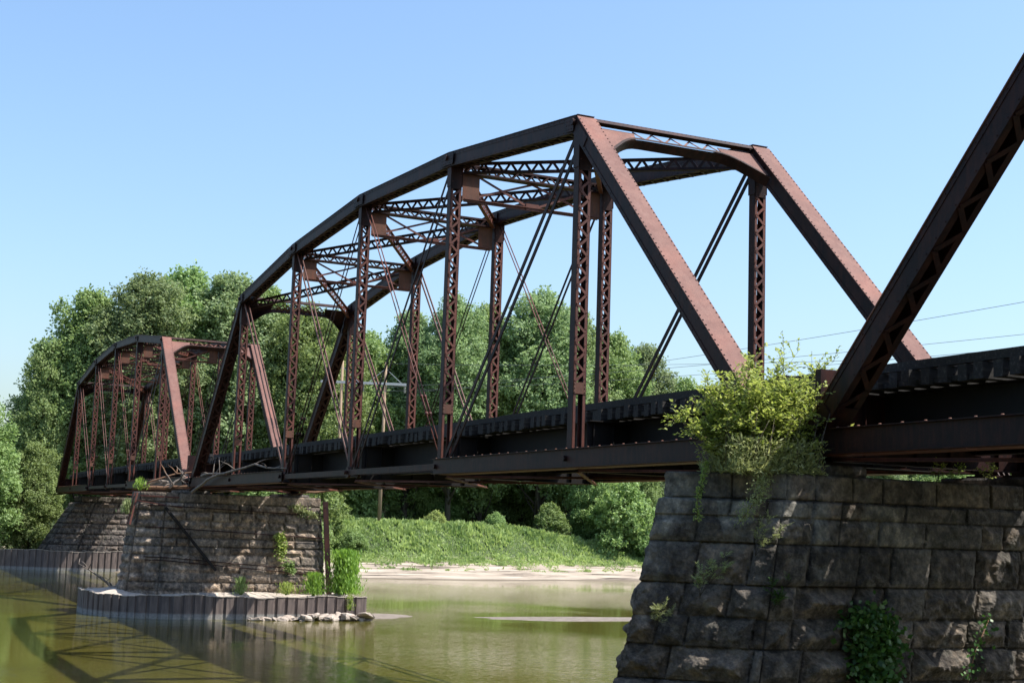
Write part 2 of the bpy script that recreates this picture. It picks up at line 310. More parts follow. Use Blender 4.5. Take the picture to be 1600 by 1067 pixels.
# ---------------------------------------------------------------- truss span
P, H1, H2, H3, W = 8.26, 8.30, 9.27, 9.65, 5.2
HH = [0, H1, H2, H3, H2, H1, 0]
Y = Vector((0, 1, 0))
def truss_span(name, label):
    R = empty(name, (0, 0, 0)); tag(R, label, 'railroad bridge', 'truss spans of the railroad bridge')
    node = lambda k, y: Vector((-k * P, y, HH[k]))
    def boxmember(mb, a, b_, hw, top, bot, cover=0, m_side=0, m_cov=0, overhang=.03):
        """built-up member with cover plate on the outer side, open laced underside; plane XZ"""
        d = (b_ - a).normalized(); n = Vector((-d.z, 0, d.x))
        if n.z < 0: n = -n
        for sy in (-1, 1):
            c = (a + b_) / 2 + Y * sy * (hw - .012) + n * (top + bot) / 2
            mb.obox(c, (b_ - a) / 2, Y * .012, n * (top - bot) / 2, m_side)
            mb.obox((a + b_) / 2 + Y * sy * (hw + .005) + n * (top - .05), (b_ - a) / 2, Y * .007, n * .045, m_side)
            mb.obox((a + b_) / 2 + Y * sy * (hw + .005) + n * (bot + .05), (b_ - a) / 2, Y * .007, n * .048, m_side)
            mb.obox((a + b_) / 2 + Y * sy * (hw - .075) + n * (bot + .008), (b_ - a) / 2, Y * .05, n * .008, m_side)
        mb.obox((a + b_) / 2 + n * (top + .012), (b_ - a) / 2, Y * (hw + overhang), n * .011, m_cov)
        return d, n
    # end posts and portals at both ends
    for end in (0, 1):
        hk, bk = (1, 0) if end == 0 else (5, 6)
        sg = 1 if end == 0 else -1
        for y in (0, W):
            a, b_ = node(hk, y), node(bk, y)
            mb = MB(); d, n = boxmember(mb, a, b_, .235, .16, -.26, m_side=0, m_cov=1)
            ln = (b_ - a).length
            for sy in (-1, 1):
                k = int(ln / .16)
                for i in range(1, k):
                    mb.rivet(a + d * (i * .16) + n * .183 + Y * sy * .235, n, .024, 2)
                k = int(ln / .32)
                for i in range(1, k):
                    mb.rivet(a + d * (i * .32) + n * .11 + Y * sy * .248, Y * sy, .018, 0)
                    mb.rivet(a + d * (i * .32) + n * -.21 + Y * sy * .248, Y * sy, .018, 0)
            # thickened pin plates at both ends
            for q, l2 in ((.1, .75), (ln - .9, 1.1)):
                for sy in (-1, 1): mb.obox(a + d * (q + l2 / 2) + Y * sy * .252 + n * -.05, d * l2 / 2, Y * .008, n * .15, 0)
            mb.obox(a + d * (ln - .55) + n * -.275, d * .55, Y * .22, n * .008, 0)
            ep = mb.build('end_post', [M_dark, M_pink, M_dark], R)
            lb = MB(); lb.lace(a + d * .5 + n * -.272, a + d * (ln - 1.1) + n * -.272, Y * .19, .42, .10, .014); lb.build('lacing', M_dark, ep)
        # portal
        h0 = node(hk, 0); d = (node(bk, 0) - h0).normalized(); n = Vector((-d.z, 0, d.x)); n = n if n.z > 0 else -n
        pt = lambda y, s, q: h0 + Y * y + d * s + n * q
        mb = MB()
        mb.beam(pt(.27, -.06, .06), pt(W - .27, -.06, .06), .02, .18, n)
        mb.beam(pt(.27, .03, .10), pt(W - .27, .03, .10), .012, .012, n)
        mb.obox(pt(W / 2, .02, .145), Y * (W / 2 - .27), d * .075, n * .008)
        for i in range(34): mb.rivet(pt(.4 + i * .133, -.03, .153), n, .016)
        curve = [(.27, 1.30), (.55, 1.00), (.85, .70), (1.0, .58), (1.14, .49), (1.30, .43), (1.5, .41), (W / 2, .41)]
        curve += [(W - y, s) for y, s in curve[-2::-1]]
        fl = MB()
        for (y0, s0), (y1, s1) in zip(curve[:-1], curve[1:]):
            fl.beam(pt(y0, s0, -.12), pt(y1, s1, -.12), .016, .26, n)
            mb.beam(pt(y0, s0 - .04, .03), pt(y1, s1 - .04, .03), .07, .012, n)
        pf = mb.build('portal_strut', M_dark, R)
        fl.build('portal_arch_flange', M_dark, pf)
        for mir in (0, 1):
            g2 = MB(); cc = [(.27, .14), (1.36, .14)] + [(y, s) for y, s in [(1.30, .43), (1.14, .49), (1.0, .58), (.85, .70), (.55, 1.00), (.27, 1.30)]]
            pp = [pt(W - y if mir else y, s, .02) for y, s in cc]
            g2.plate(pp, n, .014)
            for i in range(9):
                t = (i + .5) / 9; y0, s0 = .33 + t * .56, 1.15 - t * .56
                g2.rivet(pt(W - y0 if mir else y0, s0, .027), n, .017, 1)
            g2.build('portal_gusset', [M_pink if end == 0 else M_dark, M_dark], pf)
        l2 = MB(); l2.lace(pt(1.34, .22, .02), pt(W - 1.34, .22, .02), d * .15, .29, .05, .012)
        if end == 1: l2.lace(pt(1.5, .25, -.1), pt(W - 1.5, .25, -.1), d * .15, .29, .05, .012, x=True)
        l2.build('portal_lattice', M_red, pf)
    # top chords
    for y in (0, W):
        mb = MB(); lbs = []
        for k in range(1, 5):
            a, b_ = node(k, y), node(k + 1, y); d, n = boxmember(mb, a, b_, .235, .16, -.26)
            ln = (b_ - a).length
            for i in range(1, int(ln / .30)):
                for sy in (-1, 1):
                    mb.rivet(a + d * (i * .30) + n * .11 + Y * sy * .248, Y * sy, .017)
                    mb.rivet(a + d * (i * .30) + n * -.21 + Y * sy * .248, Y * sy, .017)
                    mb.rivet(a + d * (i * .30) + n * .184 + Y * sy * .24, n, .018)
            for sy in (-1, 1):
                for e, q in ((a, 1), (b_, -1)):
                    mb.obox(e + d * q * .24 + Y * sy * .285 + n * -.05, d * .24, Y * .009, n * .17)
                    for i in range(3):
                        for j in range(3): mb.rivet(e + d * q * (.1 + .14 * i) + Y * sy * .294 + n * (-.16 + .1 * j), Y * sy, .018)
            lb = MB(); lb.lace(a + d * .35 + n * -.272, b_ - d * .35 + n * -.272, Y * .19, .34, .07, .012); lbs.append(lb)
        for k in range(1, 6):  # splice humps over the joints, and pin nuts
            c = node(k, y); mb.obox(c + Vector((0, 0, .178)), (.10, 0, 0), (0, .24, 0), (0, 0, .010))
            for sy in (-1, 1): mb.tube([c + Y * sy * .28, c + Y * sy * .35], .085, 8, 0, False)
        tcho = mb.build('top_chord', M_dark, R); [lb.build('lacing', M_dark, tcho) for lb in lbs]
    # vertical posts
    for y in (0, W):
        for k in range(1, 6):
            x = -k * P; zt = HH[k] - .24; mb = MB()
            for sy in (-1, 1):
                mb.box(x - .125, x + .125, y + sy * .17 - .008, y + sy * .17 + .008, .20, zt, 0)
                for sx_ in (-1, 1):
                    xo = x + sx_ * .122
                    mb.box(xo - .008, xo + .008, min(y + sy * .095, y + sy * .16), max(y + sy * .095, y + sy * .16), .20, zt, 1)
            for i in range(int((zt - 2) / .2)):
                for sx_ in (-1, 1):
                    for sy in (-1, 1):
                        if (i + (sy > 0)) % 2: mb.rivet((x + sx_ * .142, y + sy * .13, 1.95 + i * .2), (sx_, 0, 0), .018, 1)
            post = mb.build('post', [M_dark, M_red], R)
            lb = MB(); top = zt - (1.0 if k in (1, 5) else .72)
            for sx_ in (-1, 1): lb = MB(); lb.lace((x + sx_ * .136, y, 1.86), (x + sx_ * .136, y, top), (0, .125, 0), .24, .062, .012); lb.build('lacing', M_red, post)
            for sx_ in (-1, 1):
                tp = MB(); tp.box(x + sx_ * .138 - .006, x + sx_ * .138 + .006, y - .165, y + .165, 1.56, 1.84)
                for i in range(3):
                    for sy in (-1, 1): tp.rivet((x + sx_ * .145, y + sy * .135, 1.60 + i * .1), (sx_, 0, 0), .017)
                tp.build('tie_plate', M_plate, post)
            tp = MB()
            for sx_ in (-1, 1): tp.box(x + sx_ * .138 - .006, x + sx_ * .138 + .006, y - .165, y + .165, top + .02, zt)
            for sy in (-1, 1): tp.box(x - .15, x + .15, y + sy * .187 - .008, y + sy * .187 + .008, top + .1, zt)
            tp.build('head_plate', M_dark, post)
    # eyebar diagonals
    def bars(y, k0, k1, w_, th, gap, buckle=False, mt=M_dark):
        a, b_ = Vector((-k0 * P, y, HH[k0] - .05)), Vector((-k1 * P, y, 0.02)); mb = MB(); d = (b_ - a).normalized()
        n = d.cross(Y)
        for sy in (-1, 1):
            off = Y * sy * gap
            if w_ > .05: mb.beam(a + off, b_ + off, w_, th, Y)
            else: mb.tube([a + off, b_ + off], w_, 6)
            for e in (a, b_): mb.tube([e + off - Y * .02, e + off + Y * .02], .12, 10, 0, False)
            if buckle:
                c = a.lerp(b_, .80) + off
                for s3 in (-1, 1): mb.tube([c - d * .35 + n * s3 * .04, c + d * .35 + n * s3 * .04], .014, 5)
                for s3 in (-1, 1): mb.tube([c + d * s3 * .33, c + d * s3 * .42], .055, 6)
        o = mb.build('eyebar' if not buckle else 'counter_rod', mt, R)
    for y in (0, W):
        bars(y, 1, 2, .125, .03, .085); bars(y, 5, 4, .125, .03, .085, mt=M_red)
        bars(y, 2, 3, .085, .028, .075); bars(y, 4, 3, .085, .028, .075, mt=M_red)
        bars(y, 3, 2, .02, 0, .06, True, M_red); bars(y, 3, 4, .02, 0, .06, True)
    # bottom chords
    for y in (0, W):
        for x0, x1 in ((.35, -2 * P - .2), (-4 * P + .2, -6 * P - .35)):
            mb = MB()
            for sy in (-1, 1):
                yy = y + sy * .25; mb.box(x1, x0, yy - .01, yy + .01, -.22, .235)
                mb.box(x1, x0, min(yy + sy * .01, yy + sy * .075), max(yy + sy * .01, yy + sy * .075), .215, .233)
                mb.box(x1, x0, min(yy + sy * .01, yy + sy * .075), max(yy + sy * .01, yy + sy * .075), -.218, -.200)
                for i in range(int((x0 - x1) / .55)): mb.rivet((x0 - .3 - i * .55, yy + sy * .03, .233), (0, 0, 1), .032, 1)
            n_ = int((x0 - x1) / 1.35)
            for i in range(n_):
                xx = x0 - .5 - i * 1.35; mb.box(xx - 1.335, xx, y - .24, y + .24, -.236, -.224, 2)
            bc = mb.build('bottom_chord', [M_dark, M_plate, M_red], R)
        mb = MB()
        for sy in (-1, 1):
            for a, b_, o_ in ((2, 3, .20), (3, 4, .155)):
                mb.beam((-a * P + .1, y + sy * o_, 0.0), (-b_ * P - .1, y + sy * o_, 0.0), .19, .03, Y)
                for e in (a, b_): mb.tube([(-e * P, y + sy * o_ - .02, 0), (-e * P, y + sy * o_ + .02, 0)], .19, 12, 0, False)
        mb.build('bottom_eyebar', M_dark, R)
        for k in range(1, 6): mb = MB(); mb.tube([(-k * P, y - .34, 0), (-k * P, y + .34, 0)], .07, 8, 0, False); mb.build('chord_pin', M_dark, R)
    # top struts, sway frames
    for k in (2, 3, 4):
        x, h = -k * P, HH[k]; mb = MB()
        for dz in (-.42, -.14): mb.box(x - .16, x + .16, .24, W - .24, h + dz, h + dz + .015)
        for sx_ in (-1, 1): mb.lace((x + sx_ * .15, .3, h - .27), (x + sx_ * .15, W - .3, h - .27), (0, 0, .12), .26, .05, .01)
        for sx_ in (-1, 1):
            for q in (-.39, -.16): mb.beam((x + sx_ * .155, .24, h + q), (x + sx_ * .155, W - .24, h + q), .05, .012, (1, 0, 0))
        st = mb.build('sway_strut', M_dark, R)
        mb = MB(); zt, zb = h - .44, h - 1.22; A = (1, 0, 0); c = W / 2
        mb.beam((x, .3, zb), (x, W - .3, zb), .10, .03, A); mb.beam((x + .03, .3, zb + .04), (x + .03, W - .3, zb + .04), .02, .08, (1, 0, 0))
        for s3 in (0, 1):
            f = (lambda q: W - q) if s3 else (lambda q: q)
            mb.beam((x + .012, f(.75), zt), (x + .012, f(c), zb), .07, .02, A); mb.beam((x - .012, f(.3), zb), (x - .012, f(c), zt), .07, .02, A)
        mb.box(x + .03, x + .045, c - .22, c + .22, zb - .05, zb + .16)
        mb.build('sway_bracing', M_red, st)
        for y0, y1 in ((.24, .80), (W - .80, W - .24)):
            mb = MB(); mb.box(x + .02, x + .035, y0, y1, h - 1.25, h - .42)
            for i in range(8): mb.rivet((x + .04, (y0 if y0 < 1 else y1), h - 1.2 + i * .1), (1, 0, 0), .016)
            mb.build('sway_gusset', M_plate, st)
    # top laterals (laced, X in each panel)
    for k in range(1, 5):
        for f in (0, 1):
            a = node(k, .24 if f else W - .24) + Vector((-.1, 0, -.12)); b_ = node(k + 1, W - .24 if f else .24) + Vector((.1, 0, -.12)); mb = MB()
            dz = -.0 if f else -.02
            for q in (.04 + dz, -.30 + dz):
                mb.beam(a + Vector((0, 0, q)), b_ + Vector((0, 0, q)), .13, .015); mb.beam(a + Vector((0, 0, q + (-.03 if q > 0 else .03))), b_ + Vector((0, 0, q + (-.04 if q > 0 else .04))), .015, .09)
            mb.lace(a + Vector((0, 0, -.13 + dz)), b_ + Vector((0, 0, -.13 + dz)), (0, 0, .15), .25, .075, .02, m=0)
            mb.build('lateral_brace', M_red if f else M_dark, R)
    # floor
    for k in range(0, 7):
        x = -k * P + (-.12 if k == 0 else .12 if k == 6 else 0); mb = MB()
        mb.box(x - .01, x + .01, .30 if 0 < k < 6 else -.05, W - .30 if 0 < k < 6 else W + .05, -.28, .92)
        mb.box(x - .15, x + .15, .30, W - .30, -.305, -.283); mb.box(x - .15, x + .15, .30, W - .30, .923, .945)
        for yy in (.45, 1.0, 2.2, 3.0, 4.2, 4.75):
            for sx_ in (-1, 1): mb.box(min(x + sx_ * .01, x + sx_ * .09), max(x + sx_ * .01, x + sx_ * .09), yy - .01, yy + .01, -.27, .91)
        if k in (0, 6): mb.box(x - .02 , x + .14, -.06, .30, .30, 1.34)
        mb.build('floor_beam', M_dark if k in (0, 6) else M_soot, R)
    for yy in (1.5, W - 1.5):
        mb = MB(); s_ = -1 if yy < 2 else 1
        for k in range(6):
            xa, xb = -k * P - (.14 if k == 0 else .02), -(k + 1) * P + (.14 if k == 5 else .02)
            mb.box(xb, xa, yy - .01, yy + .01, .0, .97)
            mb.box(xb, xa, yy - .14, yy + .14, .97, .992); mb.box(xb, xa, yy - .14, yy + .14, -.022, 0)
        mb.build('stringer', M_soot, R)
    mb = MB()
    for k in range(6):
        for q in (0, 1):
            mb.beam((-k * P, .1 if q else W - .1, -.30 - .02 * q), (-(k + 1) * P, W - .1 if q else .1, -.30 - .02 * q), .11, .012)
            mb.beam((-k * P, .1 if q else W - .1, -.27 - .02 * q), (-(k + 1) * P, W - .1 if q else .1, -.27 - .02 * q), .012, .06)
    mb.build('bottom_bracing', M_red, R)
    for y in (0, W):
        for x in (0, -6 * P):
            mb = MB()
            for i in (-1, 0, 1): mb.plate([(x - .34, y + i * .14, -.33), (x + .34, y + i * .14, -.33), (x + .14, y + i * .14, -.03), (x - .14, y + i * .14, -.03)], Y, .03)
            mb.box(x - .42, x + .42, y - .30, y + .30, -.365, -.332); mb.box(x - .5, x + .5, y - .36, y + .36, -.398, -.367)
            mb.tube([(x, y - .33, 0), (x, y + .33, 0)], .08, 10, 0, False)
            mb.build('bearing_shoe', M_dark, R)
    return R
def track(name, label, x0, x1):
    R = empty(name, (0, 0, 0)); tag(R, label, 'railroad track', 'railroad tracks on the truss spans'); rr = random.Random(5)
    yc = W / 2
    for yy in (yc - .74, yc + .74):
        mb = MB(); mb.box(x1, x0, yy - .07, yy + .07, 1.285, 1.30); mb.box(x1, x0, yy - .009, yy + .009, 1.301, 1.41); mb.box(x1, x0, yy - .036, yy + .036, 1.411, 1.45)
        mb.build('rail', M_rail, R)
    for yy in (yc - 1.55, yc + 1.55):
        mb = MB(); x = x0
        while x > x1:
            l = min(rr.uniform(4, 6), x - x1); mb.box(x - l + .01, x, yy - .09 + rr.uniform(-.01, .01), yy + .09, 1.30, 1.46 + rr.uniform(-.01, .01)); x -= l
        mb.build('guard_timber', M_tie, R)
    n = int((x0 - x1) / .42); me = None; rest = MB()
    base = MB(); base.box(-.105, .105, -1.78, 1.78, -.14, .14); 
    for i in range(n):
        x = x0 - .2 - i * .42; dy = rr.uniform(-.09, .09)
        if i < 100:
            if me is None: o = base.build('tie', M_tie, R); me = o.data
            else:
                o = bpy.data.objects.new('tie', me); COL.objects.link(o); o.parent = R
            o.location = (x + rr.uniform(-.02, .02), yc + dy, 1.135 + rr.uniform(-.006, .004)); o.rotation_euler = (rr.uniform(-.01, .01), 0, rr.uniform(-.012, .012))
        else: rest.box(x - .105, x + .105, yc + dy - 1.78, yc + dy + 1.78, .995, 1.275)
    db = MB(); x = x0 - .3
    while x > x1 + .5:
        l = rr.uniform(.5, 1.6)
        for ya, yb in ((1.62, 3.58), (.9, 1.34), (3.86, 4.3)):
            if rr.random() < .93: db.box(x - l, x, ya + rr.uniform(0, .1), yb - rr.uniform(0, .1), 1.02 + rr.uniform(-.01, .01), 1.10 + rr.uniform(0, .03))
        x -= l + (rr.uniform(.03, .10) if rr.random() < .3 else .004)
    o = db.build('deck_debris', M_tie, R); tag(o, kind='stuff')
    o = rest.build('tie_row', M_tie, R); tag(o, kind='stuff')
    return R
span = truss_span('truss_span', 'rust-brown curved-chord truss span in the middle, crossing the river between the two tall stone piers')
sp2 = copy_tree(span); sp2.location = (-6 * P - 1.68, 0, .08)
sp2['label'] = 'small far-off truss span at left with a sunlit pinkish end post'
sp3 = copy_tree(span); sp3.location = (6 * P + 1.0, 0, 0)
sp3['label'] = 'nearest truss span at right, its dark laced end post rising out of the frame'
trk = track('railroad_track', 'black timber ties and rails on the deck of the middle truss span', .45, -6 * P - .4)
t2 = copy_tree(trk); t2.location = (-6 * P - 1.68, 0, .08); t2['label'] = 'dark timber ties and rails on the deck of the small far-off truss span'
t3 = copy_tree(trk); t3.location = (6 * P + 1.0 , 0, 0); t3['label'] = 'black timber ties and rails running off the right edge on the nearest span'

# ---------------------------------------------------------------- masonry piers
def masonry(name, parent, corners, z0, z1, courses, ds, dz, amp, blen, seed, base=(.16, .15, .14), tintf=None, fine_edges=None):
    """wall wrapped round a battered plan; corners(z) -> closed list of (x, y); rock-faced blocks in real relief"""
    rr = np.random.RandomState(seed); c0 = np.array(corners((z0 + z1) / 2)); n = len(c0)
    T = []; E = []
    for i in range(n):
        ln = np.linalg.norm(c0[(i + 1) % n] - c0[i]); st = ds if (fine_edges is None or i in fine_edges) else ds * 4
        k = max(2, int(ln / st)); T += list(np.arange(k) / k); E += [i] * k
    T = np.array(T); E = np.array(E); ns = len(T)
    Z = np.arange(z0, z1 - 1e-6, -dz) if z1 < z0 else None
    Z = np.append(Z, z1); nz = len(Z)
    zb = [z0]
    for h in courses: zb.append(zb[-1] - h)
    zb = np.array(zb)
    PX = np.zeros((nz, ns, 3)); NX = np.zeros((nz, ns, 3)); S_ = np.zeros((nz, ns)); LN = np.zeros((nz, ns))
    for r_, z in enumerate(Z):
        zc = z0 if z > z0 - courses[0] else z
        c = np.array(corners(zc)); a = c[E]; b_ = c[(E + 1) % n]; ln = np.linalg.norm(b_ - a, axis=1)
        PX[r_, :, :2] = a + (b_ - a) * T[:, None]; PX[r_, :, 2] = z
        d = (b_ - a) / ln[:, None]; nr = np.stack([d[:, 1], -d[:, 0]], 1)
        cd = np.roll(c, -1, 0) - c; cd /= np.linalg.norm(cd, axis=1)[:, None]; en = np.stack([cd[:, 1], -cd[:, 0]], 1)
        dist0 = T * ln; dist1 = (1 - T) * ln; wr = .10
        prev = en[(E - 1) % n]; nxt = en[(E + 1) % n]
        w0 = np.clip(1 - dist0 / wr, 0, 1)[:, None] * .5; w1 = np.clip(1 - dist1 / wr, 0, 1)[:, None] * .5
        nn = nr * (1 - w0 - w1) + prev * w0 + nxt * w1; nn /= np.linalg.norm(nn, axis=1)[:, None]
        NX[r_, :, :2] = nn; S_[r_] = dist0; LN[r_] = ln
    ci = np.clip(np.searchsorted(-zb, -Z + 1e-6) - 1, 0, len(courses) - 1)
    dzj = np.minimum(np.abs(Z - zb[ci]), np.abs(Z - zb[np.minimum(ci + 1, len(zb) - 1)]))
    DX = np.zeros((nz, ns)); BR = np.zeros((nz, ns)); BR2 = np.zeros((nz, ns))
    for c in range(len(courses)):
        rows = np.where(ci == c)[0]
        if not len(rows): continue
        for e in range(n):
            L_ = np.linalg.norm(c0[(e + 1) % n] - c0[e]) + 1.5
            br = [0.0]
            while br[-1] < L_: br.append(br[-1] + rr.uniform(*blen))
            br = np.array(br); col = np.where(E == e)[0]
            s = S_[np.ix_(rows, col)]; bi = np.clip(np.searchsorted(br, s) - 1, 0, len(br) - 2)
            dj = np.minimum(s - br[bi], br[bi + 1] - s); dj = np.maximum(dj, 0); dj = np.minimum(dj, np.maximum(.03, np.minimum(s + .03, LN[np.ix_(rows, col)] - s + .03)))
            DX[np.ix_(rows, col)] = dj; rb = rr.rand(len(br)); rb2 = rr.rand(len(br))
            BR[np.ix_(rows, col)] = rb[bi]; BR2[np.ix_(rows, col)] = rb2[bi]
    e = np.minimum(DX + .012 * (vnoise(PX.reshape(-1, 3), 6).reshape(nz, ns) - .5), dzj[:, None] + .02 * (vnoise(PX.reshape(-1, 3), 5).reshape(nz, ns) - .5))
    A = np.array([amp(z) for z in Z])[:, None] * (.35 + 1.3 * BR)
    t = np.clip(e / (.05 + A * 1.4), 0, 1); pil = t * t * (3 - 2 * t)
    Pf = PX.reshape(-1, 3) + (BR2.reshape(-1, 1) * 37)
    nb = fbm(Pf, 2.6, 4).reshape(nz, ns); nf = fbm(Pf + 9, 11, 3).reshape(nz, ns)
    rg = 1 - np.abs(2 * fbm(Pf + 3, 4.5, 3).reshape(nz, ns) - 1)
    disp = A * pil * (.15 + 1.5 * nb + .5 * (rg - .7)) + (nf - .5) * (.03 + A * .35) - np.where(e < .016, .03, 0) - A * .45
    PX += NX * disp[:, :, None]
    idx = np.arange(nz * ns).reshape(nz, ns); nx_ = np.roll(idx, -1, 1)
    F = np.stack([idx[:-1], idx[1:], nx_[1:], nx_[:-1]], -1).reshape(-1, 4)
    tint = np.array(base)[None, None, :] * (.6 + .75 * BR2)[:, :, None] * (1 + (BR[:, :, None] - .5) * np.array([.12, .02, -.10]))
    tint = tint * (1 - .6 * (e < .014))[:, :, None]
    pale = np.clip((nb - .52) * 5, 0, 1) * pil * np.clip(A * 9 - .35, 0, 1)
    tint = tint * (1 + 1.3 * pale)[:, :, None]
    if tintf is not None: tint = tintf(PX, tint)
    tint = np.concatenate([tint, np.ones((nz, ns, 1))], 2).reshape(-1, 4)
    me = npmesh(name, PX.reshape(-1, 3), F, False, None, tint)
    o = link(name, me, parent, [M_stone])
    top = MB(); ring = PX[0]; cen = ring.mean(0); vs = [tuple(p) for p in ring] + [tuple(cen)]
    top.add(vs, [(i, (i + 1) % ns, ns) for i in range(ns)])
    t_ = top.build('pier_top', M_conc, parent)
    a = t_.data.color_attributes.new('tint', 'FLOAT_COLOR', 'POINT')
    return o
def stone_block(name, parent, x0, x1, y0, y1, z0, z1, seed, ds=.05, base=(.15, .14, .13)):
    def cf(z): return [(x0, y1), (x0, y0), (x1, y0), (x1, y1)][::1]
    rr = np.random.RandomState(seed)
    return masonry(name, parent, cf, z1, z0, [z1 - z0 + .01], ds, ds, lambda z: .02, (3, 4), seed, base)
def loop_ccw(pts):
    a = sum(pts[i][0] * pts[(i + 1) % len(pts)][1] - pts[(i + 1) % len(pts)][0] * pts[i][1] for i in range(len(pts)))
    return pts if a > 0 else pts[::-1]
# near pier
def c_near(z):
    d = -.6 - z; hx = 1.4 + .07 * d; xc = .5
    return [(xc, -2.85 - .27 * d), (xc + hx, -1.25 - .20 * d), (xc + hx, 8.2 + .05 * d), (xc - hx, 8.2 + .05 * d), (xc - hx, -1.25 - .20 * d)]
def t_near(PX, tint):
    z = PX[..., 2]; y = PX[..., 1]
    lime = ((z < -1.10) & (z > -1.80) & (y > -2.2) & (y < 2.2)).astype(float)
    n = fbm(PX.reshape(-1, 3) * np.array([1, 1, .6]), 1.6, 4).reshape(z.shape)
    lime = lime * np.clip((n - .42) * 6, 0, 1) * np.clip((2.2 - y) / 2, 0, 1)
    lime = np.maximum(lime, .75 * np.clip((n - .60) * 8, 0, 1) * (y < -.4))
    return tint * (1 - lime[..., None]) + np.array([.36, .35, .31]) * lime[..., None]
pier = empty('stone_pier', (0, 0, 0)); tag(pier, 'big dark stone pier at right foreground with rough blocks, its lower right dappled with sun', 'bridge pier', 'stone piers under the bridge')
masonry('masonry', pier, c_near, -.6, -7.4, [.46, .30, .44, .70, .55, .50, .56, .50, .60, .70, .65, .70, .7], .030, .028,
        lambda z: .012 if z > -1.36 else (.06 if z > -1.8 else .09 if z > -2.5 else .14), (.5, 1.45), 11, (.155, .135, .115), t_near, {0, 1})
for y0 in (-.95, W - .8): stone_block('bearing_block', pier, -.65, 1.75, y0, y0 + 1.55, -.61, -.40, 5)
# middle pier
XM = -6 * P - .84
def c_mid(z):
    d = -.6 - z; hx = 1.4 + .05 * d
    return [(XM, -2.95 - .10 * d), (XM + hx * .6, -2.7 - .09 * d), (XM + hx, -1.5 - .04 * d), (XM + hx, 6.5 + .09 * d), (XM - hx, 6.5 + .09 * d), (XM - hx, -1.5 - .04 * d), (XM - hx * .6, -2.7 - .09 * d)]
pier2 = empty('stone_pier', (0, 0, 0)); tag(pier2, 'block-built stone pier ringed by low sheet piling, with iron rods across its face', 'bridge pier', 'stone piers under the bridge')
masonry('masonry', pier2, c_mid, -.55, -6.6, [.50] + [.42, .46, .40, .45, .43, .40, .48, .42, .44, .45, .5, .5, .5], .08, .07, lambda z: .02 if z > -1.05 else .10, (.5, 1.5), 23, (.245, .198, .158), None, {0, 1, 2, 3})
for y0 in (-.75, W - .75): stone_block('bearing_block', pier2, XM - 1.2, XM + 1.2, y0, y0 + 1.5, -.56, -.40, 6, .1)
def rod(name, parent, pts, r, mat_=None, n=6):
    mb = MB(); mb.tube(pts, r, n); return mb.build(name, mat_ or M_dark, parent)
fx = lambda z: XM + 1.4 + .05 * (-.6 - z) + .14
for zz, zz2 in ((-1.22, -1.47), (-2.30, -2.62), (-3.75, -4.3), (-3.9, -4.52)):
    ya = -2.9 if zz > -3.8 else -1.2
    rod('tie_rod', pier2, [(fx(zz) - .5, -2.4, zz), (fx(zz), -1.45, zz), (fx(zz2), 6.75, zz2)], .024, M_dark)
mb = MB(); mb.beam((fx(-.7), 6.75, -.72), (fx(-5.5) + .05, 7.1, -5.55), .16, .14, Y); mb.beam((fx(-.7) + .12, 6.6, -.72), (fx(-5.5) + .17, 6.95, -5.55), .05, .16, Y); mb.build('corner_rail', M_dark, pier2)
mb = MB(); mb.beam((fx(-.8) + .03, -1.55, -1.3), (fx(-4.3) + .08, 1.1, -4.35), .13, .12, Y); mb.build('brace_rail', M_soot, pier2)
mb = MB(); mb.beam((XM + .95, -2.85, -.62), (XM + 1.1, -3.15, -2.2), .10, .09, Y); mb.beam((XM + .8, -2.95, -.62), (XM + .95, -3.25, -2.2), .06, .06, Y); mb.build('corner_rail', M_red, pier2)
mb = MB(); mb.beam((XM + 1.0, -2.7, -.75), (fx(-.9), -.9, -.80), .05, .07); mb.beam((XM + 1.1, -2.9, -1.0), (fx(-1.1), -.7, -1.3), .05, .05); mb.build('tie_rod', M_red, pier2)
# far pier
def c_far(z):
    d = -.35 - z; X0 = -103.0
    return [(X0, 1.5 - .6 * d), (X0 + 1.5, 1.9 - .6 * d), (X0 + 1.6 + .05 * d, 3.2 - .3 * d), (X0 + 1.6 + .05 * d, 10 + .05 * d), (X0 - 1.5, 10 + .05 * d), (X0 - 1.5, 1.9 - .6 * d)]
pier3 = empty('stone_pier', (0, 0, 0)); tag(pier3, 'shadowed stone abutment pier at far left behind a straight sheet pile wall', 'bridge pier', 'stone piers under the bridge')
masonry('masonry', pier3, c_far, -.35, -7, [.5] + [.45] * 15, .12, .1, lambda z: .02 if z > -.8 else .09, (.6, 1.5), 31, (.12, .10, .088), None, {0, 1, 2})

